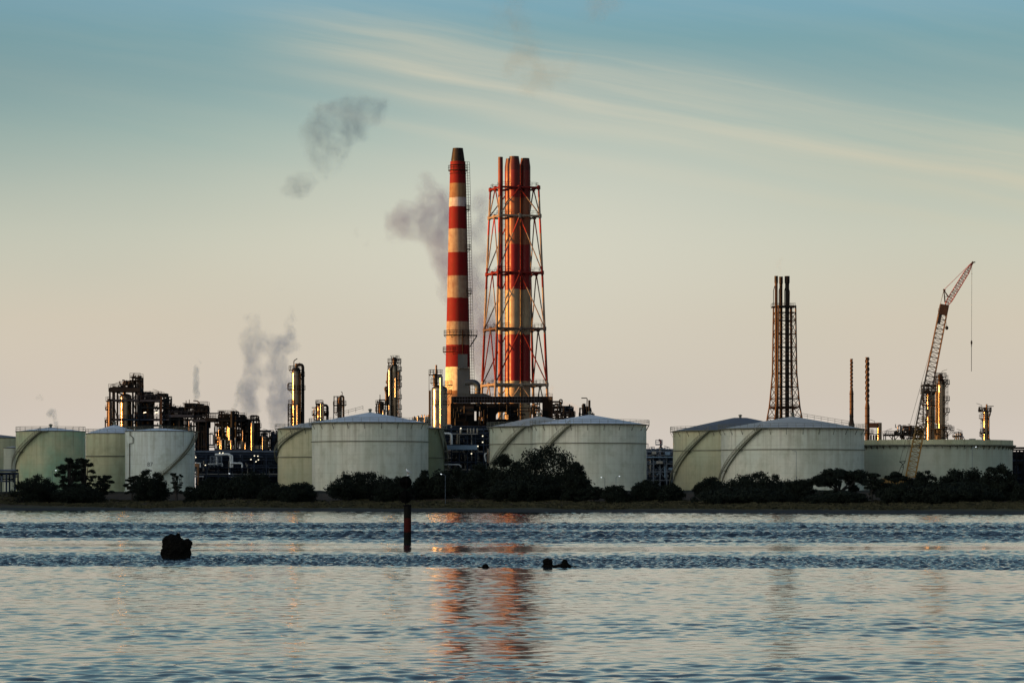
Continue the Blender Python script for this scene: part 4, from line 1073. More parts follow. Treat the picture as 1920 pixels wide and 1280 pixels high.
clutter(u, 1036, 1072, 766, 7, Y, 6, 22, 45)
deck(u, 1036, 1078, 778, Y, 7)
u = thing('vent_stack', 'short black vent with a hooked arm above the blue roofed tank', 'vent', (px(1097, Y), Y, GZ))
vessel(u, 1095, 3.2, 756, 800, Y, 'steel', 'drum', 1); vessel(u, 1101, 3.6, 762, 800, Y, 'steel', 'drum', 3)
pipe(u, [(1105, 800), (1105, 750)], .38, 'steel', Y, name='riser'); pipe(u, [(1099, 800), (1101, 746), (1090, 746)], .16, 'steel', Y, name='davit')
rand_pipes(u, 1086, 1112, 760, 800, Y, 5, 16, 46, .1, .26, ('steel',)); clutter(u, 1086, 1110, 772, 8, Y, 4, 12, 47)
frame(u, [(1087, 764), (1094, 758), (1108, 764), (1114, 775)], [765, 776, 790], Y, 5, 'steel', .26, .6, 5)

# ------------------------------------------------------------------ dark triple flue lattice
Y = 1350.0; k = K(Y); Xc = px(1471, Y)
s3 = thing('lattice_chimney', 'thin rust dark lattice tower of three sooty flues behind the widest tank', 'chimney', (Xc, Y, GZ))
def c3(i, y):
    a, c = ((-1, -1), (1, -1), (1, 1), (-1, 1))[i % 4]; h = np.interp(y, [573, 700, 760, 783, 930], [16.6, 18.2, 22.5, 26, 40]) * k
    e1, e2 = Vector((math.cos(.22), math.sin(.22), 0)), Vector((-math.sin(.22), math.cos(.22), 0))
    return Vector((Xc, Y, pz(y, Y))) + e1 * a * h + e2 * c * h
L3 = [574, 586, 601, 626, 651, 676, 700, 725, 747, 763, 783, 810, 850]
for i in range(4):
    b = MB(); b.tube([c3(i, y) for y in [573] + L3 + [926]], .3, 6); b.build('leg', M['rust'], s3)
for y in L3:
    b = MB()
    for i in range(4): b.beam(c3(i, y), c3(i + 1, y), .26)
    b.build('ring_beam', M['steel_brown'], s3)
for i in range(4):
    b = MB()
    for y, y2 in zip(L3[1:], L3[2:]): b.beam(c3(i, y), c3(i + 1, y2), .17); b.beam(c3(i + 1, y), c3(i, y2), .17)
    b.build('cross_brace', M['steel_brown' if i % 2 else 'rust'], s3)
for cx, r_, dy, mt in ((1454.6, 2.9, -2.2, 'rust'), (1465, 3.1, 1.8, 'soot'), (1475.3, 4.1, -1.5, 'soot')):
    b = MB(); r = r_ * k; b.lathe((px(cx, Y), Y + dy), [(r * .95, GZ), (r * .95, pz(532, Y)), (r * 1.15, pz(531, Y)), (r * 1.15, pz(518, Y)), (r * .8, pz(518, Y)), (r * .8, pz(522, Y))], 24, cap1=False); o = b.build('flue', M[mt], s3)
    b = MB(); b.lathe((px(cx, Y), Y + dy), [(r * 1.17, pz(529.5, Y)), (r * 1.17, pz(518.3, Y))], 24, False, False); b.build('tip', M['soot'], o)
    pipe(s3, [(cx - 4.4, 572), (cx - 4.4, 545), (cx - 2, 536)], .12, 'steel', Y, dy - .4)
pipe(s3, [(1480, 574), (1480.5, 546), (1477, 537)], .12, 'steel', Y); pipe(s3, [(1486, 783), (1484, 574)], .22, 'steel', Y, 1); pipe(s3, [(1459, 783), (1459.5, 574)], .2, 'steel', Y, -1)
deck(s3, 1449, 1490, 574, Y - 3, 6, 'soot', .35, True, 'top_deck'); deck(s3, 1447, 1495, 764, Y - 3, 6, 'soot', .35, True)
ladder(s3, 1482, .2, -60, 574, 783, Y, 'steel')

# ------------------------------------------------------------------ two spiral-straked stacks
def straked(label, cx, yt, r1px, ys, r2px, yb, yflare, Y):
    k = K(Y); X = px(cx, Y); root = thing('straked_stack', label, 'stack', (X, Y, GZ)); b = MB(); r1, r2 = r1px * k, r2px * k
    pr = [(r2 * 1.45, GZ), (r2 * 1.45, pz(yflare + 10, Y)), (r2, pz(yflare, Y)), (r2, pz(ys + 8, Y)), (r1, pz(ys, Y)), (r1 * .92, pz(yt + 2, Y)), (r1 * 1.25, pz(yt + 1.6, Y)), (r1 * 1.25, pz(yt, Y)), (r1 * .7, pz(yt, Y)), (r1 * .7, pz(yt + 4, Y))]
    b.lathe((X, Y), pr, 28, cap1=False); b.build('shell', M['rust'], root)
    z0, z1 = pz(yb, Y), pz(yt + 3, Y); pitch = r1 * 10; n = int((z1 - z0) / pitch * 20)
    for s in range(3):
        b = MB()
        for i in range(n):
            qa, qb = i / n, (i + 1) / n
            f_ = lambda q, rr: (X + rr * math.cos(s * 2.094 + (z1 - z0) * q / pitch * 6.283), Y + rr * math.sin(s * 2.094 + (z1 - z0) * q / pitch * 6.283), z0 + (z1 - z0) * q)
            A = [f_(qa, r1 * .9), f_(qb, r1 * .9), f_(qb, r1 * 1.42), f_(qa, r1 * 1.42)]
            b.add(A + [(x, y, z + .14) for x, y, z in A], [(0, 1, 2, 3), (7, 6, 5, 4), (0, 4, 5, 1), (1, 5, 6, 2), (2, 6, 7, 3), (3, 7, 4, 0)])
        b.build('helical_strake', M['rust'], root)
    b = MB()
    for y in np.arange(ys + 12, yflare, 14): b.lathe((X, Y), [(r2, pz(y, Y)), (r2 + .1, pz(y, Y) + .02), (r2 + .1, pz(y, Y) + .2), (r2, pz(y, Y) + .22)], 28, False, False)
    b.build('stiffener_ring', M['steel_brown'], root)
    return root
straked('slimmer rust brown stack wrapped in spiral strakes at its top', 1596.6, 672.5, 2.1, 727, 3.7, 729, 786, 1280)
ss = straked('taller rust brown spiral straked stack joined to a short cylinder by a duct', 1626.2, 669.5, 3.0, 754, 4.3, 752, 900, 1270)
Y = 1270; ring_platform(ss, 1626.2, 811, Y, 4.4 * K(Y), 1.3, mat='steel')
b = MB(); b.box(px(1630, Y), px(1645, Y), Y - 1.2, Y + 1.2, pz(801.5, Y), pz(792.5, Y)); b.build('side_duct', M['rust'], ss)
vessel(ss, 1648.7, 4.7, 792, 900, Y, 'clad', 'quench_drum', bands=False, head=.08)
b = MB(); b.box(px(1629, Y), px(1646, Y), Y - 1.5, Y + 1.5, pz(814, Y), pz(813, Y)); line_rail(b, P(1630, 813, Y - 1.5), P(1645, 813, Y - 1.5), 1.1, 1.2, .06); b.build('walkway', M['steel'], ss)
for x in (1633, 1638, 1642.5): pipe(ss, [(x, 840), (x, 815)], .3, 'clad_brown', Y)
davit_lamp(ss, 1640, 793, 787.5, Y, -1)

# ------------------------------------------------------------------ distillation columns
def column(label, cx, rpx, yt, yb, Y, mat='clad', cone=0.0, name='distillation_column'):
    root = thing(name, label, 'process column', (px(cx, Y), Y, GZ)); vessel(root, cx, rpx, yt, yb, Y, mat, 'shell', cone=cone); return root
Y = 1150; k = K(Y)
c = column('slim steel column with a thick dark overhead pipe, left of the cream tanks', 555.3, 8.3, 689, 926, Y, 'clad', .0)
pipe(c, [(556, 694), (556, 683.5), (568, 683.5), (568, 800)], .46, 'clad_dark', Y, -.5, 'overhead_pipe'); vessel(c, 556, 3, 681, 692, Y, 'clad_brown', 'top_nozzle', bands=False)
ring_platform(c, 555.3, 693, Y, 8.4 * k, .9, mat='steel'); ring_platform(c, 555.3, 704, Y, 8.6 * k, 1.3, -50, 40); ring_platform(c, 555.3, 729.5, Y, 8.5 * k, 1.5, -70, 30)
ring_platform(c, 555.3, 730, Y, 8.5 * k, 1.1, 140, 260); b = MB(); xl, xr = px(540, Y), px(547, Y)
for dy in (-.9, .9): b.tube([(xr, Y + dy, pz(718.5, Y)), (xl + .3, Y + dy, pz(718.5, Y)), (xl, Y + dy, pz(721, Y)), (xl, Y + dy, pz(730, Y)), (xr, Y + dy, pz(730, Y))], .2, 6)
b.build('side_loop', M['clad_dark'], c)
for y, a0, a1 in ((757, 130, 250), (763, -60, 40), (775, 130, 240), (786, 130, 240)): ring_platform(c, 555.3, y, Y, 8.5 * k, 1.1, a0, a1)
frame(c, [(540, 757), (545.5, 757)], [757, 766, 775, 786, 800], Y - 1, 2.5, 'steel', .2, .8, 6, 'support_frame')
pipe(c, [(551, 690), (551, 676), (557, 672.5), (557.6, 672.5)], .14, 'steel', Y, name='davit'); pipe(c, [(560, 692), (561.5, 680), (562.5, 682)], .1, 'steel', Y, name='vent_pipe')
pipe(c, [(557.5, 800), (557.5, 757), (552, 757)], .22, 'clad_light', Y, -2.2); pipe(c, [(563.5, 800), (563.5, 700)], .16, 'clad_dark', Y, -1.3); ladder(c, 555.3, 8.6 * k, -15, 700, 800, Y)
vessel(c, 567, 3.6, 770, 810, Y, 'clad_dark', 'reboiler', .5)
Y = 1160; k = K(Y)
c = column('short orange lit column hung with looped pipes, behind the pale olive tank roof', 599, 4.6, 759, 926, Y, 'clad', name='process_vessel')
pipe(c, [(602, 800), (602, 756), (606, 756), (606, 785)], .3, 'clad_light', Y, -1); pipe(c, [(604, 762), (604, 759.5), (614, 759.5), (614, 800)], .4, 'clad_dark', Y, 1)
pipe(c, [(592, 764), (585, 764), (585, 764.2)], .15, 'steel', Y); rand_pipes(c, 588, 615, 762, 800, Y, 4, 14, 51, .1, .22, ('steel', 'clad_brown'))
frame(c, [(593, 755), (603, 755), (612, 760)], [756, 766, 777, 788], Y, 4, 'steel', .2, .5, 7); deck(c, 586, 614, 777, Y, 4); deck(c, 593, 604, 757, Y, 3); davit_lamp(c, 592, 757, 751, Y, 1); clutter(c, 588, 612, 777, 8, Y, 3, 10, 52)
c = column('small dark column under a square platform, to the right of the orange lit one', 637, 4.2, 744, 926, Y, 'clad_brown', name='process_vessel')
pipe(c, [(638, 748), (638, 742.5), (644, 742.5), (644, 800)], .32, 'clad_dark', Y, -.6, 'overhead_pipe')
ring_platform(c, 637, 758, Y, 4.3 * k, 1.4, -70, 60); ring_platform(c, 637, 772, Y, 4.3 * k, 1.2, 130, 250)
frame(c, [(626, 742), (632, 742), (643.5, 742)], [743, 752, 759], Y - .5, 2.4, 'steel', .18, .2, 8, y0=772); deck(c, 626, 644, 759, Y - .5, 2.4); pipe(c, [(625.5, 800), (625.5, 753)], .12, 'steel', Y)
pipe(c, [(641, 744), (642, 735.5), (639.5, 734)], .1, 'steel', Y, name='davit')
Y = 1200; k = K(Y)
c = column('tall steel column with five small balconies up its ladder side, crowned by a platform', 739.5, 6.6, 683, 926, Y, 'clad')
vessel(c, 739.5, 3.6, 669.5, 690, Y, 'clad_brown', 'neck', bands=False); ring_platform(c, 739.5, 679, Y, 4 * k, 1.55, mat='steel'); ring_platform(c, 739.5, 673.5, Y, 3.6 * k, 1.0, -120, 60)
for y in (694, 711, 723.5, 746, 766, 780): ring_platform(c, 739.5, y, Y, 6.7 * k, 1.3, -55, 45)
ring_platform(c, 739.5, 692, Y, 6.7 * k, 1.1, 130, 230)
pipe(c, [(731, 800), (731, 691), (736, 683)], .52, 'clad_light', Y, -1.0, 'riser'); pipe(c, [(726.5, 800), (726.5, 700), (729, 694)], .28, 'clad_brown', Y, 0); pipe(c, [(741.5, 745), (741.5, 707), (738, 707)], .24, 'clad_light', Y, -2)
pipe(c, [(738, 726), (721, 726), (724.5, 735), (724.5, 760)], .38, 'clad_brown', Y, -.6); ladder(c, 739.5, 6.8 * k, -8, 672, 800, Y); b = MB(); X = px(751.5, Y); b.beam((X, Y - .6, pz(672, Y)), (X, Y - .6, pz(800, Y)), .1); b.build('guide_cable', M['steel'], c)
pipe(c, [(729, 679), (728.5, 700)], .18, 'steel', Y); rand_pipes(c, 724, 750, 690, 790, Y - 1.5, 2, 10, 53, .08, .15, ('steel', 'clad_brown'), .8); 
for x in (733.5, 744.5): pipe(c, [(x, 679), (x, 668), (x - 1.3, 666.5)], .09, 'steel', Y, name='davit')
c = column('squat rounded vessel caged in pipes, beside the tall balconied column', 714.5, 5.4, 752, 926, Y, 'clad_brown', name='process_vessel')
ring_platform(c, 714.5, 757, Y, 5.5 * k, .9); ring_platform(c, 714.5, 769, Y, 5.5 * k, 1.0)
for x in (706, 709.5): pipe(c, [(x, 800), (x, 757), (x + 3, 752)], .2, 'steel', Y, -1.2)
pipe(c, [(712.5, 757), (712.5, 739.5)], .12, 'steel', Y, name='vent_pipe'); frame(c, [(711, 748), (722, 748)], [749, 757, 769, 780], Y, 3, 'steel', .18, .6, 9); vessel(c, 719.5, 2.4, 767, 810, Y, 'clad_light', 'reboiler', -1.5)
Y = 1225; k = K(Y)
c = column('fat silvery domed vessel with a pale front pipe, below the striped chimney', 824, 14.6, 722, 926, Y, 'clad_light', name='process_vessel')
pipe(c, [(816, 722), (816, 716)], .5, 'clad', Y); pipe(c, [(827.2, 812), (827.2, 709), (827.2, 706), (821, 706)], .55, 'clad_light', Y, -3.4, 'riser', 14)
vessel(c, 816.5, 4.4, 700, 724, Y, 'clad_brown', 'neck', -1, bands=False); ring_platform(c, 816.5, 702, Y, 4.4 * k, 1.45, mat='steel', c=(px(816.5, Y), Y - 1), h=1.5); ring_platform(c, 816.5, 717, Y, 4.4 * k, .9, mat='steel', c=(px(816.5, Y), Y - 1))
pipe(c, [(818, 702), (818, 684)], .3, 'clad_brown', Y, -1, 'vent_pipe'); 
ring_platform(c, 824, 737, Y, 14.7 * k, 1.6, -40, 60); ring_platform(c, 824, 721, Y, 12 * k, 2.3, -30, 50); ring_platform(c, 824, 757.5, Y, 14.7 * k, .9, -120, -20)
pipe(c, [(805.5, 812), (805.5, 732)], .3, 'clad_dark', Y, -1); pipe(c, [(804.5, 812), (804.5, 700)], .08, 'steel', Y, -1); ladder(c, 824, 14.8 * k, 170, 730, 810, Y)
for x in (807, 812, 829): pipe(c, [(x, 702), (x, 694), (x + 1, 693)], .08, 'steel', Y, name='davit')
# bright vents behind the dull green tank
Y = 1190
u = thing('vent_cluster', 'cluster of small sunlit vents and drums peeping over the dull green tank', 'vents', (px(788, Y), Y, GZ))
for x, r_, yt, mt in ((777, 1.5, 780, 'clad'), (784, 2.2, 779, 'clad_light'), (791, 1.3, 777, 'clad'), (796, 1.0, 776.5, 'clad_light'), (800, 1.2, 778, 'clad'), (803, 1.0, 777, 'clad')): vessel(u, x, r_, yt, 900, Y, mt, 'vent', rng.uniform(-1, 1), bands=False, head=.9)
frame(u, [(774, 787), (788, 786), (804, 787)], [787, 797, 815], Y, 4, 'steel', .2, .4, 10); deck(u, 774, 804, 789, Y, 4); rand_pipes(u, 775, 804, 782, 812, Y, 4, 14, 54, .07, .16, ('steel', 'clad'))
# columns past the crane
Y = 1210; k = K(Y)
c = column('stout bluish steel column behind the crane boom, with a boxy steel crown', 1744.5, 8.6, 733, 926, Y, 'clad')
frame(c, [(1731, 721), (1741, 721), (1751, 721), (1761, 721)], [721.5, 728, 735], Y - 3, 5, 'steel', .3, .3, 11, 'crown_frame', y0=737); deck(c, 1730, 1762, 736, Y - 3, 5); deck(c, 1733, 1761, 722.5, Y - 3, 5)
for y, a0, a1 in ((759, 0, 360), (788, 120, 300)): ring_platform(c, 1744.5, y, Y, 8.7 * k, 1.35, a0, a1)
ring_platform(c, 1744.5, 749, Y, 8.7 * k, 1.1, 140, 250); pipe(c, [(1731, 800), (1731, 733)], .2, 'steel', Y, -1); clutter(c, 1732, 1760, 736, 9, Y - 2, 3, 14, 55); rand_pipes(c, 1732, 1760, 720, 736, Y - 3, 4, 9, 56, .1, .2, ('steel',))
ladder(c, 1744.5, 8.8 * k, -20, 722, 820, Y)
Y = 1200; k = K(Y)
c = column('taller column with three caged balconies on its side, next to the stout bluish one', 1765, 7.2, 712, 926, Y, 'clad')
vessel(c, 1763, 4, 700, 716, Y, 'clad_brown', 'neck', bands=False); ring_platform(c, 1765, 718, Y, 7.3 * k, .9); ring_platform(c, 1763, 706, Y, 4.2 * k, 1.3)
frame(c, [(1755.5, 704), (1762, 704), (1768, 704)], [705, 711, 718], Y - 1.4, 2.6, 'steel_brown', .2, .2, 12, 'crown_frame', y0=719)
for y in (719, 749.5, 771.5): ring_platform(c, 1765, y, Y, 7.3 * k, 1.5, -60, 40)
ladder(c, 1765, 7.4 * k, 0, 703, 800, Y); ring_platform(c, 1765, 803.5, Y, 7.3 * k, 2.0); ring_platform(c, 1768, 806, Y, 7.3 * k, 2.4, -60, 30)
vessel(c, 1763, 10.5, 802, 926, Y, 'clad_dark', 'skirt', .6, bands=False, head=.1); pipe(c, [(1757.5, 800), (1757.5, 720)], .2, 'clad_brown', Y, -1.6); pipe(c, [(1755, 794), (1755, 735)], .24, 'clad_brown', Y, -1.2)
davit_lamp(c, 1766, 703, 694, Y, 1); davit_lamp(c, 1778, 800, 791.5, Y, -1); rand_pipes(c, 1756, 1774, 700, 720, Y - 1, 2, 8, 57, .08, .2, ('steel_brown', 'steel')); rand_pipes(c, 1752, 1778, 800, 826, Y - 2.2, 2, 10, 58, .1, .25, ('steel', 'clad_dark'))
c = column('short lone column with a flat arm on top, above the open topped tank', 1848.5, 5.2, 769, 926, Y, 'clad', name='process_vessel')
ring_platform(c, 1847.5, 770.5, Y, 5.2 * k, 1.1); frame(c, [(1837, 763), (1847, 763), (1858.5, 763)], [764, 770.5], Y - 1.2, 2.4, 'steel', .26, .6, 13, 'crown_frame', y0=772); ring_platform(c, 1848.5, 783.5, Y, 5.3 * k, 1.3, 120, 290); ring_platform(c, 1848.5, 816, Y, 5.3 * k, 1.2, 130, 250); ring_platform(c, 1848.5, 810.5, Y, 5.3 * k, 1.0, 140, 230)
b = MB(); b.beam(P(1850, 761.3, Y), P(1863, 761.3, Y), .7, .22); b.build('arm', M['steel'], c); pipe(c, [(1850, 770), (1850, 757.5)], .28, 'clad_brown', Y); pipe(c, [(1856.5, 770), (1856.5, 777), (1854, 781), (1854, 822), (1857, 826)], .24, 'clad_brown', Y, -.8)
pipe(c, [(1840.5, 784), (1843, 789)], .15, 'steel', Y, name='strut'); ladder(c, 1848.5, 5.4 * k, 150, 784, 826, Y); davit_lamp(c, 1841, 764, 757.5, Y, -1); davit_lamp(c, 1838, 815, 806, Y, 1); clutter(c, 1838, 1858, 770.5, 9, Y - 1, 2, 10, 59)
# ------------------------------------------------------------------ left process units
Y = 1120.0; k = K(Y)
u = thing('process_unit', 'tall open steel structure with a glowing orange reactor, above the olive tank', 'process unit', (px(235, Y), Y, GZ))
frame(u, [(206, 727), (214.3, 727), (249, 706), (258.5, 706), (262, 706)], [727, 733, 749.5, 785.5, 800, 830, 870], Y, 9, 'steel', .5, .45, 61)
deck(u, 205, 262, 727, Y, 9, 'steel', 1.1); deck(u, 214, 262, 749, Y, 9, 'steel_navy', .45); deck(u, 214, 262, 785, Y, 9, 'steel_navy', .45); deck(u, 245, 262, 712, Y, 8, 'steel', .3); deck(u, 245, 262, 706.5, Y, 8, 'steel', .25)
vessel(u, 233.2, 11, 737, 926, Y - .5, 'clad', 'reactor', 3.5); vessel(u, 207.5, 3.6, 752, 926, Y, 'clad_brown', 'reactor', -1.5)
pipe(u, [(201.5, 900), (201.5, 752), (204, 748)], .22, 'clad_brown', Y); pipe(u, [(198.5, 768), (198.5, 763), (202, 763)], .14, 'steel_brown', Y); pipe(u, [(197.5, 806), (197.5, 787), (203, 787), (203, 806)], .2, 'steel_brown', Y); pipe(u, [(233, 738), (233, 733)], .5, 'clad_brown', Y, 3)
deck(u, 199, 206, 767, Y, 3); deck(u, 198, 206, 790, Y, 3); deck(u, 200, 206, 751, Y, 3)
clutter(u, 222, 246, 727, 13, Y, 8, 34, 62); clutter(u, 206, 222, 727, 5, Y, 6, 12, 63); rand_pipes(u, 222, 262, 712, 727, Y, 8, 18, 64, .1, .25, ('steel', 'steel_brown')); rand_pipes(u, 244, 266, 748, 830, Y, 8, 22, 65, .1, .28, ('steel', 'clad_dark'), .75)
clutter(u, 246, 262, 706.5, 5, Y, 6, 8, 66); pipe(u, [(250.5, 706), (250.5, 701), (252, 700)], .13, 'steel', Y, name='davit'); pipe(u, [(260, 706), (260, 702)], .09, 'steel', Y, name='davit'); davit_lamp(u, 213, 727, 718, Y, 1); davit_lamp(u, 207, 727, 720, Y, 1)
pipe(u, [(231, 727), (231, 715), (244, 715), (244, 722)], .3, 'clad_brown', Y, 2); pipe(u, [(241, 727), (241, 716.5), (256, 716.5)], .22, 'steel_brown', Y, 1)
u = thing('process_unit', 'open steel structure around a dark flared vessel, next to the tall glowing one', 'process unit', (px(285, Y), Y, GZ))
frame(u, [(264, 735), (302, 743), (307.5, 738), (316, 744)], [749.5, 764, 785.5, 797, 830, 870], Y, 9, 'steel', .5, .35, 71)
b = MB(); b.box(px(301.4, Y) - .05, px(302.6, Y) + .25, Y - .75, Y - .3, GZ, pz(743, Y)); b.build('riser_post', M['rust'], u)
deck(u, 262, 303, 749, Y, 9, 'steel_navy', .6); deck(u, 262, 316, 785, Y, 9, 'steel_navy', .45); deck(u, 300, 318, 764, Y, 9, 'steel', .3)
b = MB(); b.lathe((px(277, Y), Y + 3.5), [(9.6 * k, GZ), (9.6 * k, pz(759, Y)), (13 * k, pz(750, Y)), (13 * k, pz(748.5, Y))], 40); b.build('vessel', M['clad_dark'], u)
b = MB(); b.box(px(295, Y), px(312, Y), Y + .5, Y + 7, pz(743, Y), pz(737, Y)); b.build('fan_box', M['steel'], u); b = MB(); b.beam(P(303, 743.8, Y), P(322.5, 743.8, Y), .8, .35); b.beam(P(303, 743.8, Y + 6), P(322.5, 743.8, Y + 6), .8, .35); b.build('monorail', M['steel'], u)
clutter(u, 264, 296, 749, 16, Y, 8, 60, 72); rand_pipes(u, 264, 300, 737, 750, Y, 8, 26, 73, .12, .3, ('steel', 'clad_dark')); rand_pipes(u, 300, 322, 746, 830, Y, 8, 34, 74, .1, .3, ('steel', 'clad_dark'), .6); rand_pipes(u, 264, 300, 752, 800, Y + 6, 3, 14, 75, .1, .22, ('steel',), .8)
davit_lamp(u, 297, 742, 731, Y, -1); deck(u, 264, 302, 741, Y + 1, 7, 'steel', .3)
for x, y in ((271, 773), (293, 773)): 
    b = MB(); b.beam(P(x - 2, y + .6, Y - .8), P(x + 3, y - .6, Y - .8), .3, .25); b.build('lit_lamp', M['lamp_warm'], u)
u = thing('process_unit', 'low dark structure under two fan towers and a steaming vent, behind the white tank', 'process unit', (px(350, Y), Y, GZ))
frame(u, [(319, 774), (336, 774), (347, 756), (363.5, 756), (372, 757), (386.5, 760)], [757, 764, 772, 778.5, 786, 809, 837, 870], Y, 9, 'steel', .42, .35, 81)
deck(u, 318, 362, 777, Y, 9, 'steel_navy', .8); deck(u, 345, 365, 763, Y, 8); deck(u, 362, 388, 770, Y, 8); deck(u, 362, 404, 786.5, Y, 9, 'steel_navy', .6); deck(u, 372, 388, 760, Y, 6); deck(u, 318, 345, 770.5, Y + 2, 5)
vessel(u, 332, 11, 779, 926, Y, 'clad_dark', 'vessel', 4); vessel(u, 375.5, 10.5, 789, 926, Y, 'clad_dark', 'vessel', 4)
clutter(u, 319, 346, 770, 14, Y, 8, 46, 82); clutter(u, 346, 364, 763, 9, Y, 7, 26, 83); clutter(u, 364, 388, 770, 14, Y, 7, 34, 84); rand_pipes(u, 319, 364, 762, 778, Y, 8, 26, 85, .1, .28, ('steel', 'clad_dark')); rand_pipes(u, 362, 390, 758, 787, Y, 8, 30, 86, .1, .3, ('steel', 'steel_brown', 'clad_brown'))
rand_pipes(u, 344, 404, 788, 880, Y, 9, 46, 87, .1, .32, ('steel', 'clad_dark', 'clad_brown', 'steel_navy'), .6)
pipe(u, [(374, 768), (374, 756), (371, 751.5), (362.5, 751)], .16, 'rust', Y, name='vent_arm'); pipe(u, [(349, 757), (349, 750.5)], .1, 'steel', Y, name='davit'); pipe(u, [(355, 757), (355, 749)], .1, 'steel', Y, name='davit'); vessel(u, 378, 4.5, 757, 772, Y, 'clad_brown', 'fan_drum', 1, bands=False)
pipe(u, [(386, 774.5), (412, 774.5)], .16, 'steel', Y, 2)
Y = 1105.0; k = K(Y)
u = thing('process_unit', 'bristling thicket of pipes, ladders and small columns, third from the white tank', 'process unit', (px(430, Y), Y, GZ))
frame(u, [(403, 783), (411, 770), (416.5, 770), (425, 774), (435.5, 771), (443.5, 771), (452, 779), (458, 780)], [771, 776, 782, 786, 797, 810, 824, 841, 870], Y, 8, 'steel', .34, .4, 91)
deck(u, 386, 404, 783, Y, 8, 'steel', .9); deck(u, 410, 436, 776.5, Y, 7); deck(u, 410, 458, 787, Y, 8, 'steel', .4); deck(u, 444, 458, 781, Y, 7); deck(u, 404, 500, 841, Y - 1, 9, 'steel_navy', .5); deck(u, 404, 470, 824, Y + 3, 6)
pipe(u, [(435.5, 830), (435.5, 771)], .5, 'steel', Y, -1); pipe(u, [(430.8, 832), (430.8, 801)], .38, 'clad_light', Y, -1.4); pipe(u, [(427.5, 832), (427.5, 800)], .3, 'clad', Y, -1); pipe(u, [(443, 830), (443, 775)], .34, 'steel', Y, 0)
for i, (x, yt, r_) in enumerate(((413.5, 818, 1.3), (423, 824, 1.7), (434.8, 824, 2.2), (442, 820, 1.5), (456, 806, 1.1), (416, 824, 1.4), (453.5, 825, 1.3), (461, 829, 1.2))): vessel(u, x, r_, yt, 842, Y, 'clad_light' if i % 2 else 'clad', 'drum', -1.4 - .2 * (i % 3), bands=False)
clutter(u, 411, 457, 787, 12, Y, 7, 44, 92); rand_pipes(u, 404, 460, 776, 800, Y, 8, 44, 93, .09, .26, ('steel', 'clad_dark', 'steel_brown')); rand_pipes(u, 404, 470, 798, 842, Y, 8, 70, 94, .09, .3, ('steel', 'clad_dark', 'clad', 'clad_brown'), .65)
davit_lamp(u, 428, 776, 771, Y, 1); davit_lamp(u, 444, 771, 767, Y, -1)
u = thing('process_unit', 'steaming block beside a thin glowing orange column, near the pale olive tank', 'process unit', (px(472, Y), Y, GZ))
frame(u, [(458, 785), (466, 785), (471, 778.5), (481, 778.5)], [779, 786, 793, 803, 818, 841, 870], Y, 8, 'steel', .34, .3, 101)
b = MB(); b.box(px(457, Y), px(466.5, Y), Y + 1, Y + 7, pz(792, Y), pz(785, Y)); b.build('cooling_box', M['duct_black'], u)
vessel(u, 474, 3.2, 791, 926, Y, 'clad', 'column', -1.6); vessel(u, 479, 2.6, 792, 926, Y, 'clad_dark', 'column', 1); vessel(u, 462, 5.5, 794, 926, Y, 'clad_dark', 'vessel', 4)
deck(u, 468, 482, 787, Y, 6); deck(u, 478, 487, 800, Y, 4); deck(u, 466, 482, 803, Y, 6); rand_pipes(u, 457, 487, 786, 842, Y, 8, 40, 102, .09, .26, ('steel', 'clad_dark', 'clad_brown'), .65); clutter(u, 457, 482, 787, 6, Y, 6, 16, 103)
pipe(u, [(469.5, 787), (469.5, 778.5), (481, 778.5)], .12, 'rust', Y, -.5); clutter(u, 462, 505, 841, 9, Y - 1, 5, 24, 104, 'clad')
u = thing('process_unit', 'low unit with a rounded orange lit drum under a flat roof', 'process unit', (px(497, Y), Y, GZ))
frame(u, [(482, 806), (493, 807), (505, 808)], [808, 822, 841, 870], Y, 8, 'steel', .3, .3, 111)
vessel(u, 496, 6.6, 815, 843, Y, 'clad', 'drum', 1.5, head=.7); b = MB(); b.box(px(481, Y), px(505, Y), Y + 4, Y + 9, pz(808.5, Y), pz(805.5, Y)); b.build('roof', M['duct_grey'], u); vessel(u, 493.5, 1, 818, 842, Y, 'clad_light', 'drum', -2, bands=False)
rand_pipes(u, 484, 508, 810, 842, Y, 7, 28, 112, .08, .24, ('steel', 'clad', 'clad_dark')); davit_lamp(u, 504, 812, 805, Y, -1)
u = thing('process_block', 'square blue black equipment block against the pale olive tank', 'equipment block', (px(515, Y), Y + 5, GZ))
b = MB(); b.box(px(508, Y), px(527, Y), Y + 3, Y + 13, GZ, pz(813, Y)); b.build('body', M['steel_navy'], u); clutter(u, 508, 526, 813, 9, Y + 4, 7, 22, 114, 'steel_navy'); rand_pipes(u, 506, 526, 806, 850, Y, 3, 18, 115, .1, .25, ('steel_navy', 'steel', 'clad_dark'))
b = MB()
for x in np.arange(509, 527, 2.4): b.box(px(x, Y) - .06, px(x, Y) + .06, Y + 2.85, Y + 2.998, GZ, pz(814, Y))
b.build('cladding_rib', M['steel_navy'], u)
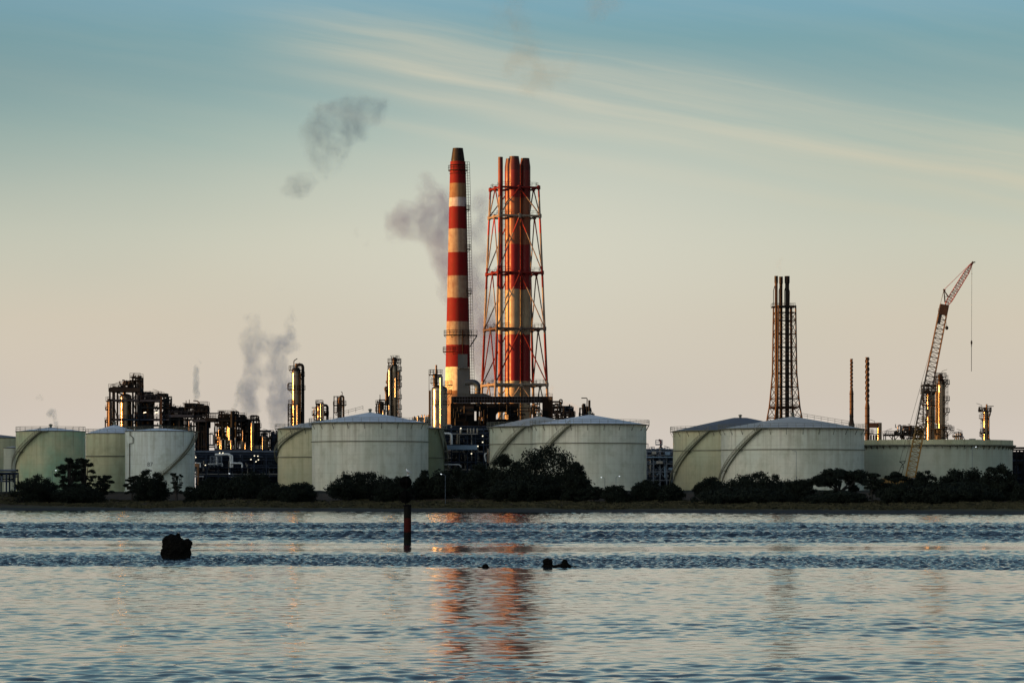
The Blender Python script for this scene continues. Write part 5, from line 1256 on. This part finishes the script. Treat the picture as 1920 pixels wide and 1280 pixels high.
# low pipe racks and sheds in front
def rack(label, x0, x1, levels, Y, depth, seed, mat='steel_navy', npipes=40, mats=('steel_navy', 'steel_blue', 'pipe_grey', 'steel'), nb=7, wall=None):
    u = thing('pipe_rack', label, 'pipe rack', (px((x0 + x1) / 2, Y), Y, GZ)); r = random.Random(seed)
    frame(u, [(x0 + (x1 - x0) * i / nb, levels[0]) for i in range(nb + 1)], levels, Y, depth, mat, .36, .3, seed)
    for l in levels:
        z = pz(l, Y)
        for q in range(5):
            rr_ = r.uniform(.12, .3); yy_ = Y + depth * (q + .5) / 5
            pipe(u, [(px(x0 - 1, Y), yy_, z + .35 + rr_), (px(x1 + 1, Y), yy_, z + .35 + rr_)], rr_, r.choice(mats))
    rand_pipes(u, x0, x1, levels[0], 905, Y, depth, npipes, seed + 1, .1, .28, mats, .5)
    if wall:
        b = MB(); b.box(px(x0, Y), px(x1, Y), Y + depth + 1, Y + depth + 3, GZ, pz(wall, Y)); b.build('back_wall', M['steel_navy'], u)
    return u
Y = 1062.0
u = rack('dark pipe rack crossed by white bent pipes, below the bristling pipework', 364, 522, [851, 862, 876, 892], Y, 8, 121, npipes=60, wall=843)
pipe(u, [(403, 852), (432.5, 851), (432.5, 876)], .34, 'pipe_white', Y, -1.2); pipe(u, [(436, 876), (436, 853), (428, 853)], .2, 'pipe_white', Y, -1.5); pipe(u, [(432, 868), (454, 868), (454, 876)], .26, 'pipe_white', Y, -1.8); pipe(u, [(390, 870), (417, 868), (417, 874)], .18, 'pipe_white', Y, -1.5); pipe(u, [(364, 893), (382, 893)], .2, 'pipe_white', Y, -1.5)
frame(u, [(394, 855), (401, 855), (408, 855), (415, 855)], [855, 863, 871], Y - 2.5, 2, 'steel_blue', .16, .9, 122, 'cage', y0=874)
pipe(u, [(406.5, 871), (406.5, 856)], .3, 'pipe_white', Y, -2)
for x, y in ((477, 854), (483.5, 854.5), (484.5, 861.5), (470.5, 861), (480, 865), (385, 871.5), (367, 857), (412, 848.5), (418, 848.5)):
    b = MB(); b.beam(P(x - 1, y + .3, Y - 2), P(x + 1, y - .2, Y - 2), .22, .22); b.build('lit_lamp', M['lamp_warm'], u)
b = MB(); b.box(px(364, Y), px(375, Y), Y - 5, Y - 2.2, pz(875, Y), pz(868.5, Y)); b.box(px(364.5, Y), px(366, Y), Y - 5, Y - 2.2, GZ, pz(875.2, Y)); b.box(px(373, Y), px(374.5, Y), Y - 5, Y - 2.2, GZ, pz(875.2, Y)); sh = b.build('cabin', M['lamplit_wall'], u)
b = MB(); b.tube([P(367, 867.6, Y - 5.3), P(375.4, 867.6, Y - 5.3), P(375.4, 876, Y - 5.3)], .17, 6); b.build('frame_pipe', M['pipe_white'], sh)
Y = 1062.0
u = rack('bluish pipe rack with a pale blue girder and white bent pipe, below the furnace block', 831, 922, [803, 811, 822, 834, 850, 866, 884], Y, 9, 131, npipes=70, wall=812, nb=6)
b = MB(); b.box(px(838, Y), px(894.5, Y), Y - 1.6, Y - .6, pz(843, Y), pz(834.5, Y))
for x in np.arange(838.5, 895, 6.2): b.box(px(x, Y) - .1, px(x, Y) + .1, Y - 1.72, Y - 1.602, pz(842.8, Y), pz(834.7, Y))
b.build('girder', M['blue_panel'], u)
pipe(u, [(833, 812.5), (846.8, 812.5), (846.8, 833)], .32, 'pipe_white', Y, -2); pipe(u, [(833, 796), (846.4, 796), (846.4, 802)], .18, 'pipe_grey', Y, -2); pipe(u, [(833, 870.5), (860, 870.5), (864, 873), (864, 876)], .2, 'pipe_white', Y, -2.4); pipe(u, [(838, 813.5), (896, 813.5)], .22, 'pipe_grey', Y, -1.4); pipe(u, [(857.5, 832), (857.5, 812)], .28, 'clad_light', Y, -1.6); pipe(u, [(861, 832), (861, 816)], .2, 'clad_light', Y, -1.6)
for x in (877, 882.5, 888.5, 895): vessel(u, x, 1.7, 802, 812, Y, 'clad_light', 'pot', -1.5, bands=False, head=1.4)
vessel(u, 864, 2.4, 801.5, 813, Y, 'clad_light', 'pot', -1.6, bands=False)
for x, y in ((905, 817), (905, 828.5), (896, 836), (884, 850), (864, 802.6)):
    b = MB(); b.beam(P(x - 1, y + .3, Y - 2), P(x + 1, y - .2, Y - 2), .26, .26); b.build('lit_lamp', M['lamp_warm'], u)
vessel(u, 916, 2.6, 840, 868, Y - 2, 'clad_light', 'drum', -1.5); pipe(u, [(911, 865), (909, 858), (909, 851), (913, 849)], .2, 'pipe_white', Y - 3)
Y = 1072.0
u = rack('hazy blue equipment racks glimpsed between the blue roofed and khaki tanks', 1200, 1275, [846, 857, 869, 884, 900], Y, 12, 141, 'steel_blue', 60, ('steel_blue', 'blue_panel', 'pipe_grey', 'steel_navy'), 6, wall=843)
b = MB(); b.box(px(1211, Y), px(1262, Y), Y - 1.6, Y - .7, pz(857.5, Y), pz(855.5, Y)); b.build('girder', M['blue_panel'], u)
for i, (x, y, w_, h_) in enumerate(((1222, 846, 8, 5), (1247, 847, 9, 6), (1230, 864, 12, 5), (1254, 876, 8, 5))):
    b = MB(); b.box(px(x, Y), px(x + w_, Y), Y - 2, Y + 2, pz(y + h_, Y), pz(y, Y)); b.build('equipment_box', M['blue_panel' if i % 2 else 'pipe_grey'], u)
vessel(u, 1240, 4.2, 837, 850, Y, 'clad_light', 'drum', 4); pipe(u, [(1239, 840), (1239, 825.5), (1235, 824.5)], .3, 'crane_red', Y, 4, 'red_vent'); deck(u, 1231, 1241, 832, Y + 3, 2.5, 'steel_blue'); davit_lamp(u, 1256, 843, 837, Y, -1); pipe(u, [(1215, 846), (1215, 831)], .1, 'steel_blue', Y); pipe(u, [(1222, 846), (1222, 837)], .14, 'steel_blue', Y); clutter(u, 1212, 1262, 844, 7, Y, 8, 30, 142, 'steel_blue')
# right-hand small units seen over the open topped tank
Y = 1180.0
u = thing('process_unit', 'raised deck of small pipes behind the crane, propped on diagonal struts', 'process unit', (px(1695, Y), Y, GZ))
frame(u, [(1660.5, 812), (1677, 812), (1695, 810), (1712, 806), (1728, 804)], [814, 840], Y, 6, 'steel', .26, .9, 151); deck(u, 1660, 1714, 814.5, Y, 6, 'steel', .35)
b = MB(); b.beam(P(1666, 815.5, Y), P(1676, 826, Y), .22); b.beam(P(1686, 815.5, Y), P(1676, 826, Y), .22); b.beam(P(1686, 815.5, Y), P(1697, 826, Y), .22); b.build('strut', M['steel'], u)
pipe(u, [(1683.5, 814), (1683.5, 800), (1685, 797), (1688.5, 797), (1690, 800), (1690, 814)], .24, 'pipe_grey', Y, 1); pipe(u, [(1679, 801), (1679, 797), (1679.2, 795)], .12, 'steel', Y, 1); pipe(u, [(1679, 801), (1683, 801)], .1, 'steel', Y, 1); davit_lamp(u, 1662.5, 813, 804.5, Y, 1)
clutter(u, 1680, 1734, 814, 13, Y, 5, 60, 152); rand_pipes(u, 1688, 1736, 798, 828, Y, 6, 46, 153, .09, .26, ('steel', 'steel_brown', 'pipe_grey')); clutter(u, 1700, 1734, 806, 11, Y, 5, 26, 154, 'steel_brown'); deck(u, 1698, 1732, 806, Y, 5, 'steel', .3)
u = thing('derrick_frame', 'small A shaped steel frame with vents, between the tall columns and the lone column', 'steel frame', (px(1797, Y), Y, GZ))
b = MB()
for x0, x1 in ((1787, 1795), (1803, 1797), (1812, 1801)): b.beam(P(x0, 828, Y), P(x1, 812, Y), .2); b.beam(P(x0, 828, Y + 3), P(x1, 812, Y + 3), .2)
b.beam(P(1787, 828, Y), P(1787, 900, Y), .3); b.beam(P(1812, 828, Y), P(1812, 900, Y), .3); b.beam(P(1790, 822, Y), P(1806, 822, Y), .2); b.build('frame', M['steel'], u); deck(u, 1789, 1801, 816, Y, 3)
for x, yt in ((1793, 813), (1797, 808.5), (1801, 810), (1804, 812)): pipe(u, [(x, 840), (x, yt)], .22, 'steel_blue', Y, 1, 'vent_pipe')
clutter(u, 1788, 1806, 820, 9, Y, 3, 18, 155, 'steel_blue'); davit_lamp(u, 1804, 820, 805.5, Y, -1)
Y2 = 1016 - 155 * K(1016) * .0 
u = thing('gauger_hut', 'little grey hut on the far rim of the open topped tank', 'hut', (px(1824, 1050), 1050, pz(828, 1050)))
Y = 1050; b = MB(); b.box(px(1819, Y), px(1829, Y), Y, Y + 2, pz(829, Y), pz(823, Y)); b.build('body', M['steel_blue'], u); b = MB(); b.box(px(1818.4, Y), px(1829.6, Y), Y - .2, Y + 2.2, pz(823, Y) + .002, pz(822, Y)); b.build('roof', M['pipe_grey'], u); b = MB(); b.box(px(1819.5, Y), px(1828.5, Y), Y - 1, Y + 1, pz(834, Y) - 2, pz(829, Y) - .003); b.build('base', M['steel'], u)
Y = 1040.0
u = rack('dark pipe bridge and racks beyond the open topped tank, at the picture edge', 1893, 1945, [843, 852, 868, 890], Y, 8, 161, 'steel', 40, ('steel', 'steel_navy', 'clad_dark'), 4, wall=849)
Y = 955.0
u = rack('low dark pipe bridge on posts in front of the pale rear tanks', -20, 28, [886, 893], Y, 6, 171, 'steel_navy', 12, ('steel_navy', 'steel', 'steel_blue'), 3)

# ------------------------------------------------------------------ lamp posts
def lamp_post(label, x, yb, yt, Y, side=1, lit=True):
    X = px(x, Y); z0 = float(ground_h(np.array([X]), np.array([Y]))[0]); z1 = pz(yt, Y)
    root = thing('lamp_post', label, 'lamp post', (X, Y, z0), 'lamp posts along the shore road'); b = MB()
    b.tube([(X, Y, z0 - .3), (X, Y, z0 + .6), (X, Y, z1 - .25), (X + side * .25, Y, z1), (X + side * .8, Y, z1 + .04)], .065, 6, r1=.04); b.build('pole', M['steel_blue'], root)
    b = MB(); b.beam((X + side * .7, Y, z1 + .03), (X + side * 1.05, Y, z1 + .1), .22, .12); b.build('lamp_head', M['lamp' if lit else 'pipe_grey'], root)
lamp_post('lamp post with a white head, lower of the two before the blue roofed tank', 1134, 930, 895, 960, -1)
lamp_post('lamp post with a white head above the small domed bush', 1155, 930, 893, 955, 1)
lamp_post('lamp post between the dark trees and the channel marker', 835, 930, 889, 790, -1)
lamp_post('lamp post in front of the pipe rack with white pipes', 437, 930, 888, 880, -1)
lamp_post('tall lamp post by the green tank and its tiered tree', 98, 930, 882, 920, 1)
lamp_post('tall unlit lamp post against the widest pale tank', 1493, 930, 844.5, 950, -1, False)
lamp_post('tall twin lit lamp post against the open topped tank', 1823, 930, 838, 900, 1)

# ------------------------------------------------------------------ crawler crane
Y = 955.0; k = K(Y)
cr = thing('crawler_crane', 'tall lattice boom crane with a red jib, before the open topped tank', 'crane', (px(1704, Y), Y, GZ))
def lattice(mb, A, B, wA, wB, hA, hB, n, chord, lace, side):
    """four-chord boom from A to B; side = in-plane unit vector across the boom, depth along Y"""
    A, B = Vector(A), Vector(B); D = Vector((0, 1, 0))
    def pt(i, q): 
        s, d_ = ((-1, -1), (1, -1), (1, 1), (-1, 1))[i]; w_ = wA + (wB - wA) * q; h_ = hA + (hB - hA) * q
        return A.lerp(B, q) + side * (s * w_ / 2) + D * (d_ * h_ / 2)
    for i in range(4): mb.tube([pt(i, 0), pt(i, 1)], chord, 5)
    for j in range(n):
        q0, q1 = j / n, (j + 1) / n
        for i in range(4):
            e = (i + 1) % 4
            mb.tube([pt(i, q0), pt(e, q0)], lace, 4, cap=False)
            mb.tube([pt(i if j % 2 else e, q0), pt(e if j % 2 else i, q1)], lace, 4, cap=False)
    return pt
foot, head = P(1703, 915, Y), P(1769.2, 580, Y)
ax = (Vector(head) - Vector(foot)).normalized(); sd_ = Vector((ax.z, 0, -ax.x))
q0 = Vector(foot).lerp(Vector(head), .07); q1 = Vector(foot).lerp(Vector(head), .97)
b = MB(); lattice(b, q0, q1, 2.35, 2.05, 2.1, 1.9, 34, .11, .055, sd_)
lattice(b, foot, q0, .8, 2.35, 1.6, 2.1, 3, .12, .07, sd_)
def boom_mat():
    m, t = new_mat('boom paint with silhouette'); o = t.obj(); z = t.sep(o)[2]; n = t.noise(o, .8, 4)
    finish(t, t.mix(t.rng(z, 14, 18), (.26, .14, .02, 1), t.mix(t.rng(n, .3, .7), (.03, .018, .01, 1), (.065, .035, .015, 1))), .5); return m  # upper lattice coloured dark to paint in its silhouette against the sky
BM_ = boom_mat(); b.build('boom', BM_, cr)
b = MB(); b.beam(q1, Vector(head) + ax * 1.2, 2.2, 2.0); b.lathe((head[0] - .2, Y), [(.02, head[2] - .2), (.9, head[2]), (.9, head[2] + .9), (.02, head[2] + 1.2)], 14); b.build('boom_head', M['rust'], cr)
j0, j1 = P(1774.5, 572, Y), P(1822, 495, Y); jx = (Vector(j1) - Vector(j0)).normalized(); js = Vector((jx.z, 0, -jx.x))
b = MB(); jm = Vector(j0).lerp(Vector(j1), .12); jn = Vector(j0).lerp(Vector(j1), .8)
lattice(b, j0, jm, .7, 1.3, .8, 1.2, 2, .09, .05, js); lattice(b, jm, jn, 1.3, 1.15, 1.2, 1.1, 12, .085, .05, js); lattice(b, jn, j1, 1.15, .35, 1.1, .5, 4, .085, .05, js); b.build('jib', M['crane_red'], cr)
b = MB(); b.beam(Vector(j1) - jx * .4, Vector(j1) + jx * .7, .5, .5); b.beam(Vector(j1) + jx * .4, Vector(j1) + jx * .9 + js * .5, .25, .3); b.build('jib_tip', M['rust'], cr)
ap = Vector(P(1769.8, 543.5, Y)); b = MB()
for dy in (-.7, .7):
    b.beam(ap + Vector((0, dy * .3, 0)), Vector(P(1772, 567, Y)) + Vector((0, dy, 0)), .16); b.beam(ap + Vector((0, dy * .3, 0)), Vector(P(1779, 558, Y)) + Vector((0, dy, 0)), .14)
b.beam(P(1770.5, 556, Y), P(1776, 556, Y), .1); b.beam(ap + Vector((-.2, 0, .1)), ap + Vector((.4, 0, -.1)), .35); b.build('mast', M['steel_brown'], cr)
for dy in (-.4, .4):
    b = MB(); b.tube([ap + Vector((0, dy, 0)), Vector(j1) + Vector((-.2, dy * .3, .2))], .05, 4); b.build('jib_stay', M['crane_red'], cr)
    b = MB(); b.tube([ap + Vector((0, dy, 0)), P(1759, 587, Y + dy), P(1756.3, 612, Y + dy)], .035, 4); b.build('stay_rope', M['cable'], cr)
b = MB(); b.beam(P(1759.5, 578.5, Y), P(1766, 578.5, Y), .12); b.beam(P(1759.3, 578.5, Y), P(1759.3, 585, Y), .08); b.build('boom_bracket', M['steel_brown'], cr)
for x0, x1 in ((1758, 1687), (1760, 1697)):
    b = MB(); b.tube([P(1757 + (x1 - 1687) * .2, 612, Y), P(x1, 865, Y)], .042, 4); b.build('boom_pendant', M['cable'], cr)
b = MB(); b.beam(P(1686, 865.5, Y), P(1698, 864.5, Y), .2); b.beam(P(1688, 866, Y), P(1693, 870, Y), .16); b.beam(P(1697, 866, Y), P(1690, 873, Y), .16); b.beam(P(1693, 870, Y), P(1694, 876, Y), .16); b.beam(P(1690, 873, Y), P(1686, 884, Y), .12); b.beam(P(1694, 876, Y), P(1692, 886, Y), .12); b.beam(P(1689, 874.5, Y), P(1694, 875.5, Y), .12); b.build('bail', M['steel'], cr)
b = MB(); b.tube([P(1685, 883, Y), P(1683, 912, Y)], .05, 4); b.tube([P(1692, 885, Y), P(1690, 912, Y)], .05, 4); b.build('luffing_rope', M['cable'], cr)
hx = 1822.2
b = MB(); b.tube([P(hx, 500, Y), P(1821.6, 640, Y)], .04, 4); b.build('hoist_rope', M['cable'], cr)
b = MB(); x_, z_ = px(1821.6, Y), pz(638, Y); b.lathe((x_, Y), [(.06, z_), (.2, z_ - .2), (.23, z_ - .7), (.15, z_ - 1.0), (.07, z_ - 1.3), (.14, z_ - 1.45), (.05, z_ - 1.7)], 12); b.build('hook_block', M['steel'], cr)
b = MB(); b.tube([P(1821.6, 647, Y), P(1821.4, 696, Y)], .07, 5); b.build('sling', M['steel'], cr); b = MB(); b.lathe((px(1822.3, Y), Y), [(.02, pz(512, Y)), (.1, pz(513, Y)), (.02, pz(514.5, Y))], 8); b.build('rope_weight', M['steel'], cr)
bx, bz = px(1774.2, Y), pz(615, Y); b = MB(); b.lathe((bx, Y - 1.2), [(.42 * math.cos(q), bz + .5 * math.sin(q)) for q in np.linspace(-1.55, 1.55, 12)], 16); b.tube([(bx, Y - 1.2, bz + .4), P(1772, 590, Y - .9)], .04, 4); b.build('headache_ball', M['steel'], cr)
b = MB(); b.beam(P(1765, 584, Y), P(1760, 606, Y), .7, .5); b.build('rope_guard', M['steel_navy'], cr)
# house, cab, tracks (mostly behind the trees)
X = px(1692, Y)
b = MB(); b.box(X - 4.5, X + 1.8, Y - 1.6, Y + 1.6, GZ + 1.6, GZ + 3.7); b.box(X - 5.3, X - 4.5, Y - 1.9, Y + 1.9, GZ + 1.5, GZ + 3.4); b.build('house', M['crane_yellow'], cr)
b = MB(); b.box(X + 1.81, X + 3.3, Y - 1.6, Y - .3, GZ + 1.6, GZ + 3.8); cab_ = b.build('cab', M['crane_yellow'], cr); b = MB(); b.box(X + 2.0, X + 3.15, Y - 1.66, Y - 1.603, GZ + 2.5, GZ + 3.6); b.build('window', M['glass'], cab_)
for s in (-1, 1):
    b = MB(); yy0 = Y + s * 2.2; pts = []
    for a in np.linspace(-math.pi / 2, math.pi / 2, 8): pts.append((X + 3 + .6 * math.cos(a), GZ + .62 + .6 * math.sin(a)))
    for a in np.linspace(math.pi / 2, 3 * math.pi / 2, 8): pts.append((X - 3 + .6 * math.cos(a), GZ + .62 + .6 * math.sin(a)))
    n = len(pts); b.add([(x, yy0 - .45, z) for x, z in pts] + [(x, yy0 + .45, z) for x, z in pts], [tuple(range(n)), tuple(range(2 * n - 1, n - 1, -1))] + [(i, n + i, n + (i + 1) % n, (i + 1) % n) for i in range(n)]); b.build('track', M['rubber'], cr)
b = MB(); b.box(X - 1.4, X + 1.4, Y - 1.74, Y + 1.74, GZ + .5, GZ + 1.25); b.lathe((X, Y), [(1.2, GZ + 1.26), (1.2, GZ + 1.58)], 24); b.build('undercarriage', M['rubber'], cr)
b = MB(); b.beam((X - 3.5, Y, GZ + 3.7), P(1683, 905, Y), .3); b.beam(P(1690, 909, Y), (X + .5, Y, GZ + 3.7), .25); b.build('gantry', M['crane_yellow'], cr)

# ------------------------------------------------------------------ steam and smoke
def plume(label, Y, depth, puffs, dens, col, name='steam_plume', cat='steam', nscale=.12, thr=(.42, .68), warp=5.0, seed=0, absorb=None, aniso=0.2):
    """puffs: (x, y, half width, half height, weight[, lean]) in photo pixels at distance Y"""
    k = K(Y)
    xs_ = [p[0] - p[2] * 1.5 for p in puffs] + [p[0] + p[2] * 1.5 for p in puffs]; ys_ = [p[1] - p[3] * 1.35 for p in puffs] + [p[1] + p[3] * 1.3 for p in puffs]
    x0, x1, z0, z1 = px(min(xs_), Y), px(max(xs_), Y), pz(max(ys_), Y), pz(min(ys_), Y)
    cx_, cz_ = (x0 + x1) / 2, (z0 + z1) / 2
    b = MB(); b.box(x0 - cx_, x1 - cx_, -depth / 2, depth / 2, z0 - cz_, z1 - cz_)
    m, t = new_mat(name + ' vapour'); o = t.obj()
    nz = t.n('ShaderNodeTexNoise'); t.put(nz.inputs['Vector'], t.vmath('ADD', o, (seed * 37.1, seed * 11.7, seed * 5.3))); nz.inputs['Scale'].default_value = nscale * .55; nz.inputs['Detail'].default_value = 3
    wv = t.vmath('MULTIPLY', t.vmath('SUBTRACT', nz.outputs['Color'], (.5, .5, .5)), (warp, warp * .5, warp))
    ow = t.vmath('ADD', o, wv)
    tot = None
    for p in puffs:
        c = (px(p[0], Y) - cx_, 0, pz(p[1], Y) - cz_); rx, rz = p[2] * k * 1.3, p[3] * k * 1.2
        q = t.vmath('SUBTRACT', ow, c)
        if len(p) > 5:
            x_, y_, z_ = t.sep(q); q = t.comb(t.math('SUBTRACT', x_, t.math('MULTIPLY', z_, p[5])), y_, z_)
        q = t.vmath('MULTIPLY', q, (1 / rx, 2.0 / depth, 1 / rz))
        f_ = t.rng(t.vmath('LENGTH', q), 1.0, .3, 0.0, p[4], True)
        tot = f_ if tot is None else t.math('ADD', tot, f_)
    n1 = t.noise(t.vmath('ADD', t.scale(ow, (1, .22, .8)), (seed * 13.3, 3, 7)), nscale, 7, .68)
    n2 = t.noise(t.vmath('ADD', t.scale(ow, (1, .3, 1)), (5, seed * 7.7, 1)), nscale * 2.6, 6, .65)
    dn = t.math('ADD', t.math('MINIMUM', tot, 1.0), t.math('MULTIPLY', t.math('SUBTRACT', n1, .5), 3.1))
    dn = t.math('MULTIPLY', t.rng(dn, .35, 1.65), t.rng(n2, .3, .7, .35, 1.25))
    dn = t.math('MULTIPLY', dn, t.rng(tot, 0.02, .25))
    # nothing at the walls of the box
    bx_, by_, bz_ = t.sep(o)
    for a, h in ((bx_, (x1 - x0) / 2), (bz_, (z1 - z0) / 2)):
        dn = t.math('MULTIPLY', dn, t.rng(t.math('ABSOLUTE', a), h, h * .9, 0, 1, True))
    pv = t.n('ShaderNodeVolumePrincipled'); t.put(pv.inputs['Density'], t.math('MULTIPLY', dn, dens)); pv.inputs['Color'].default_value = col
    pv.inputs['Anisotropy'].default_value = aniso
    if absorb: pv.inputs['Absorption Color'].default_value = absorb
    out = t.n('ShaderNodeOutputMaterial'); t.put(out.inputs['Volume'], pv.outputs[0])
    o_ = b.build(name, m, None); o_.location = (cx_, Y, cz_)
    return tag(o_, label, cat)
plume('drifting grey smoke cloud high in the sky, up beyond the striped chimney', 1500, 26,
      [(590, 235, 40, 62, .8), (622, 232, 52, 46, 1.0), (668, 208, 60, 34, 1.1), (640, 228, 76, 46, .7), (610, 285, 42, 52, .7), (585, 315, 34, 40, .35), (556, 345, 34, 26, .55), (702, 190, 40, 26, .6)], .095, (.17, .34, .66, 1), 'smoke_plume', 'smoke', .1, None, 12, 1)
plume('mauve smoke trailing behind the striped chimney', 1420, 34,
      [(826, 395, 44, 62, .9), (790, 410, 50, 50, .8), (752, 428, 46, 36, .7), (838, 455, 46, 70, .9), (850, 520, 44, 80, .7), (880, 575, 46, 85, 1.2, -.1), (905, 630, 40, 85, 1.5, -.1), (916, 690, 34, 75, 1.8), (800, 350, 30, 36, .55), (900, 400, 30, 60, .4), (900, 470, 26, 50, .4), (700, 470, 60, 60, .22), (640, 450, 60, 40, .15)], .11, (.24, .33, .66, 1), 'smoke_plume', 'smoke', .085, None, 12, 2)
plume('ragged grey steam rising from the process units in twin wavering columns', 1200, 22,
      [(463, 750, 20, 60, 1.0), (472, 695, 22, 52, .9), (478, 640, 28, 40, .75), (502, 650, 24, 34, .45), (500, 708, 30, 34, .45), (524, 760, 26, 66, 1.2), (522, 695, 28, 48, 1.1), (535, 645, 34, 30, .95), (549, 608, 16, 34, .6), (500, 775, 30, 34, .3), (470, 600, 18, 24, .5), (545, 740, 26, 60, .5), (525, 530, 20, 20, .2)], .17, (.22, .4, .78, 1), nscale=.16, warp=7, seed=3)
plume('thin twist of steam from the hooked vent', 1135, 6, [(368, 735, 8, 24, 1.0), (366, 705, 9, 26, .8), (370, 680, 10, 24, .4)], .8, (.22, .42, .78, 1), nscale=.25, thr=(.36, .62), warp=3, seed=4)
plume('faint wisp of steam over the bristling pipework', 1140, 6, [(440, 752, 7, 26, .9, .15), (447, 725, 9, 24, .5)], .5, (.22, .42, .78, 1), nscale=.25, thr=(.38, .62), warp=3, seed=5)
plume('small puff of steam over the pale green tank', 1130, 6, [(97, 774, 14, 13, .9), (104, 790, 8, 14, .7), (72, 745, 12, 9, .25)], .6, (.22, .42, .78, 1), nscale=.25, thr=(.36, .62), warp=3, seed=6)
plume('yellowish stain of thin smoke at the top of the sky', 1600, 40, [(965, 60, 60, 90, .5), (985, 140, 55, 70, .6), (1110, 10, 90, 50, .5), (1060, 100, 50, 70, .3)], .035, (.3, .36, .34, 1), 'smoke_plume', 'smoke', .06, (.3, .72), 16, 7)
plume('small grey steam puff beside the short black vent', 1260, 8, [(1078, 765, 16, 14, .8), (1064, 757, 12, 12, .4), (1034, 735, 14, 22, .5)], .16, (.6, .6, .64, 1), nscale=.2, thr=(.36, .62), warp=3, seed=8)
plume('barely visible fume above the dark triple flues', 1360, 6, [(1460, 500, 8, 16, .8), (1466, 488, 7, 9, .5)], .09, (.4, .4, .4, 1), 'smoke_plume', 'smoke', .25, (.36, .62), 3, 9)
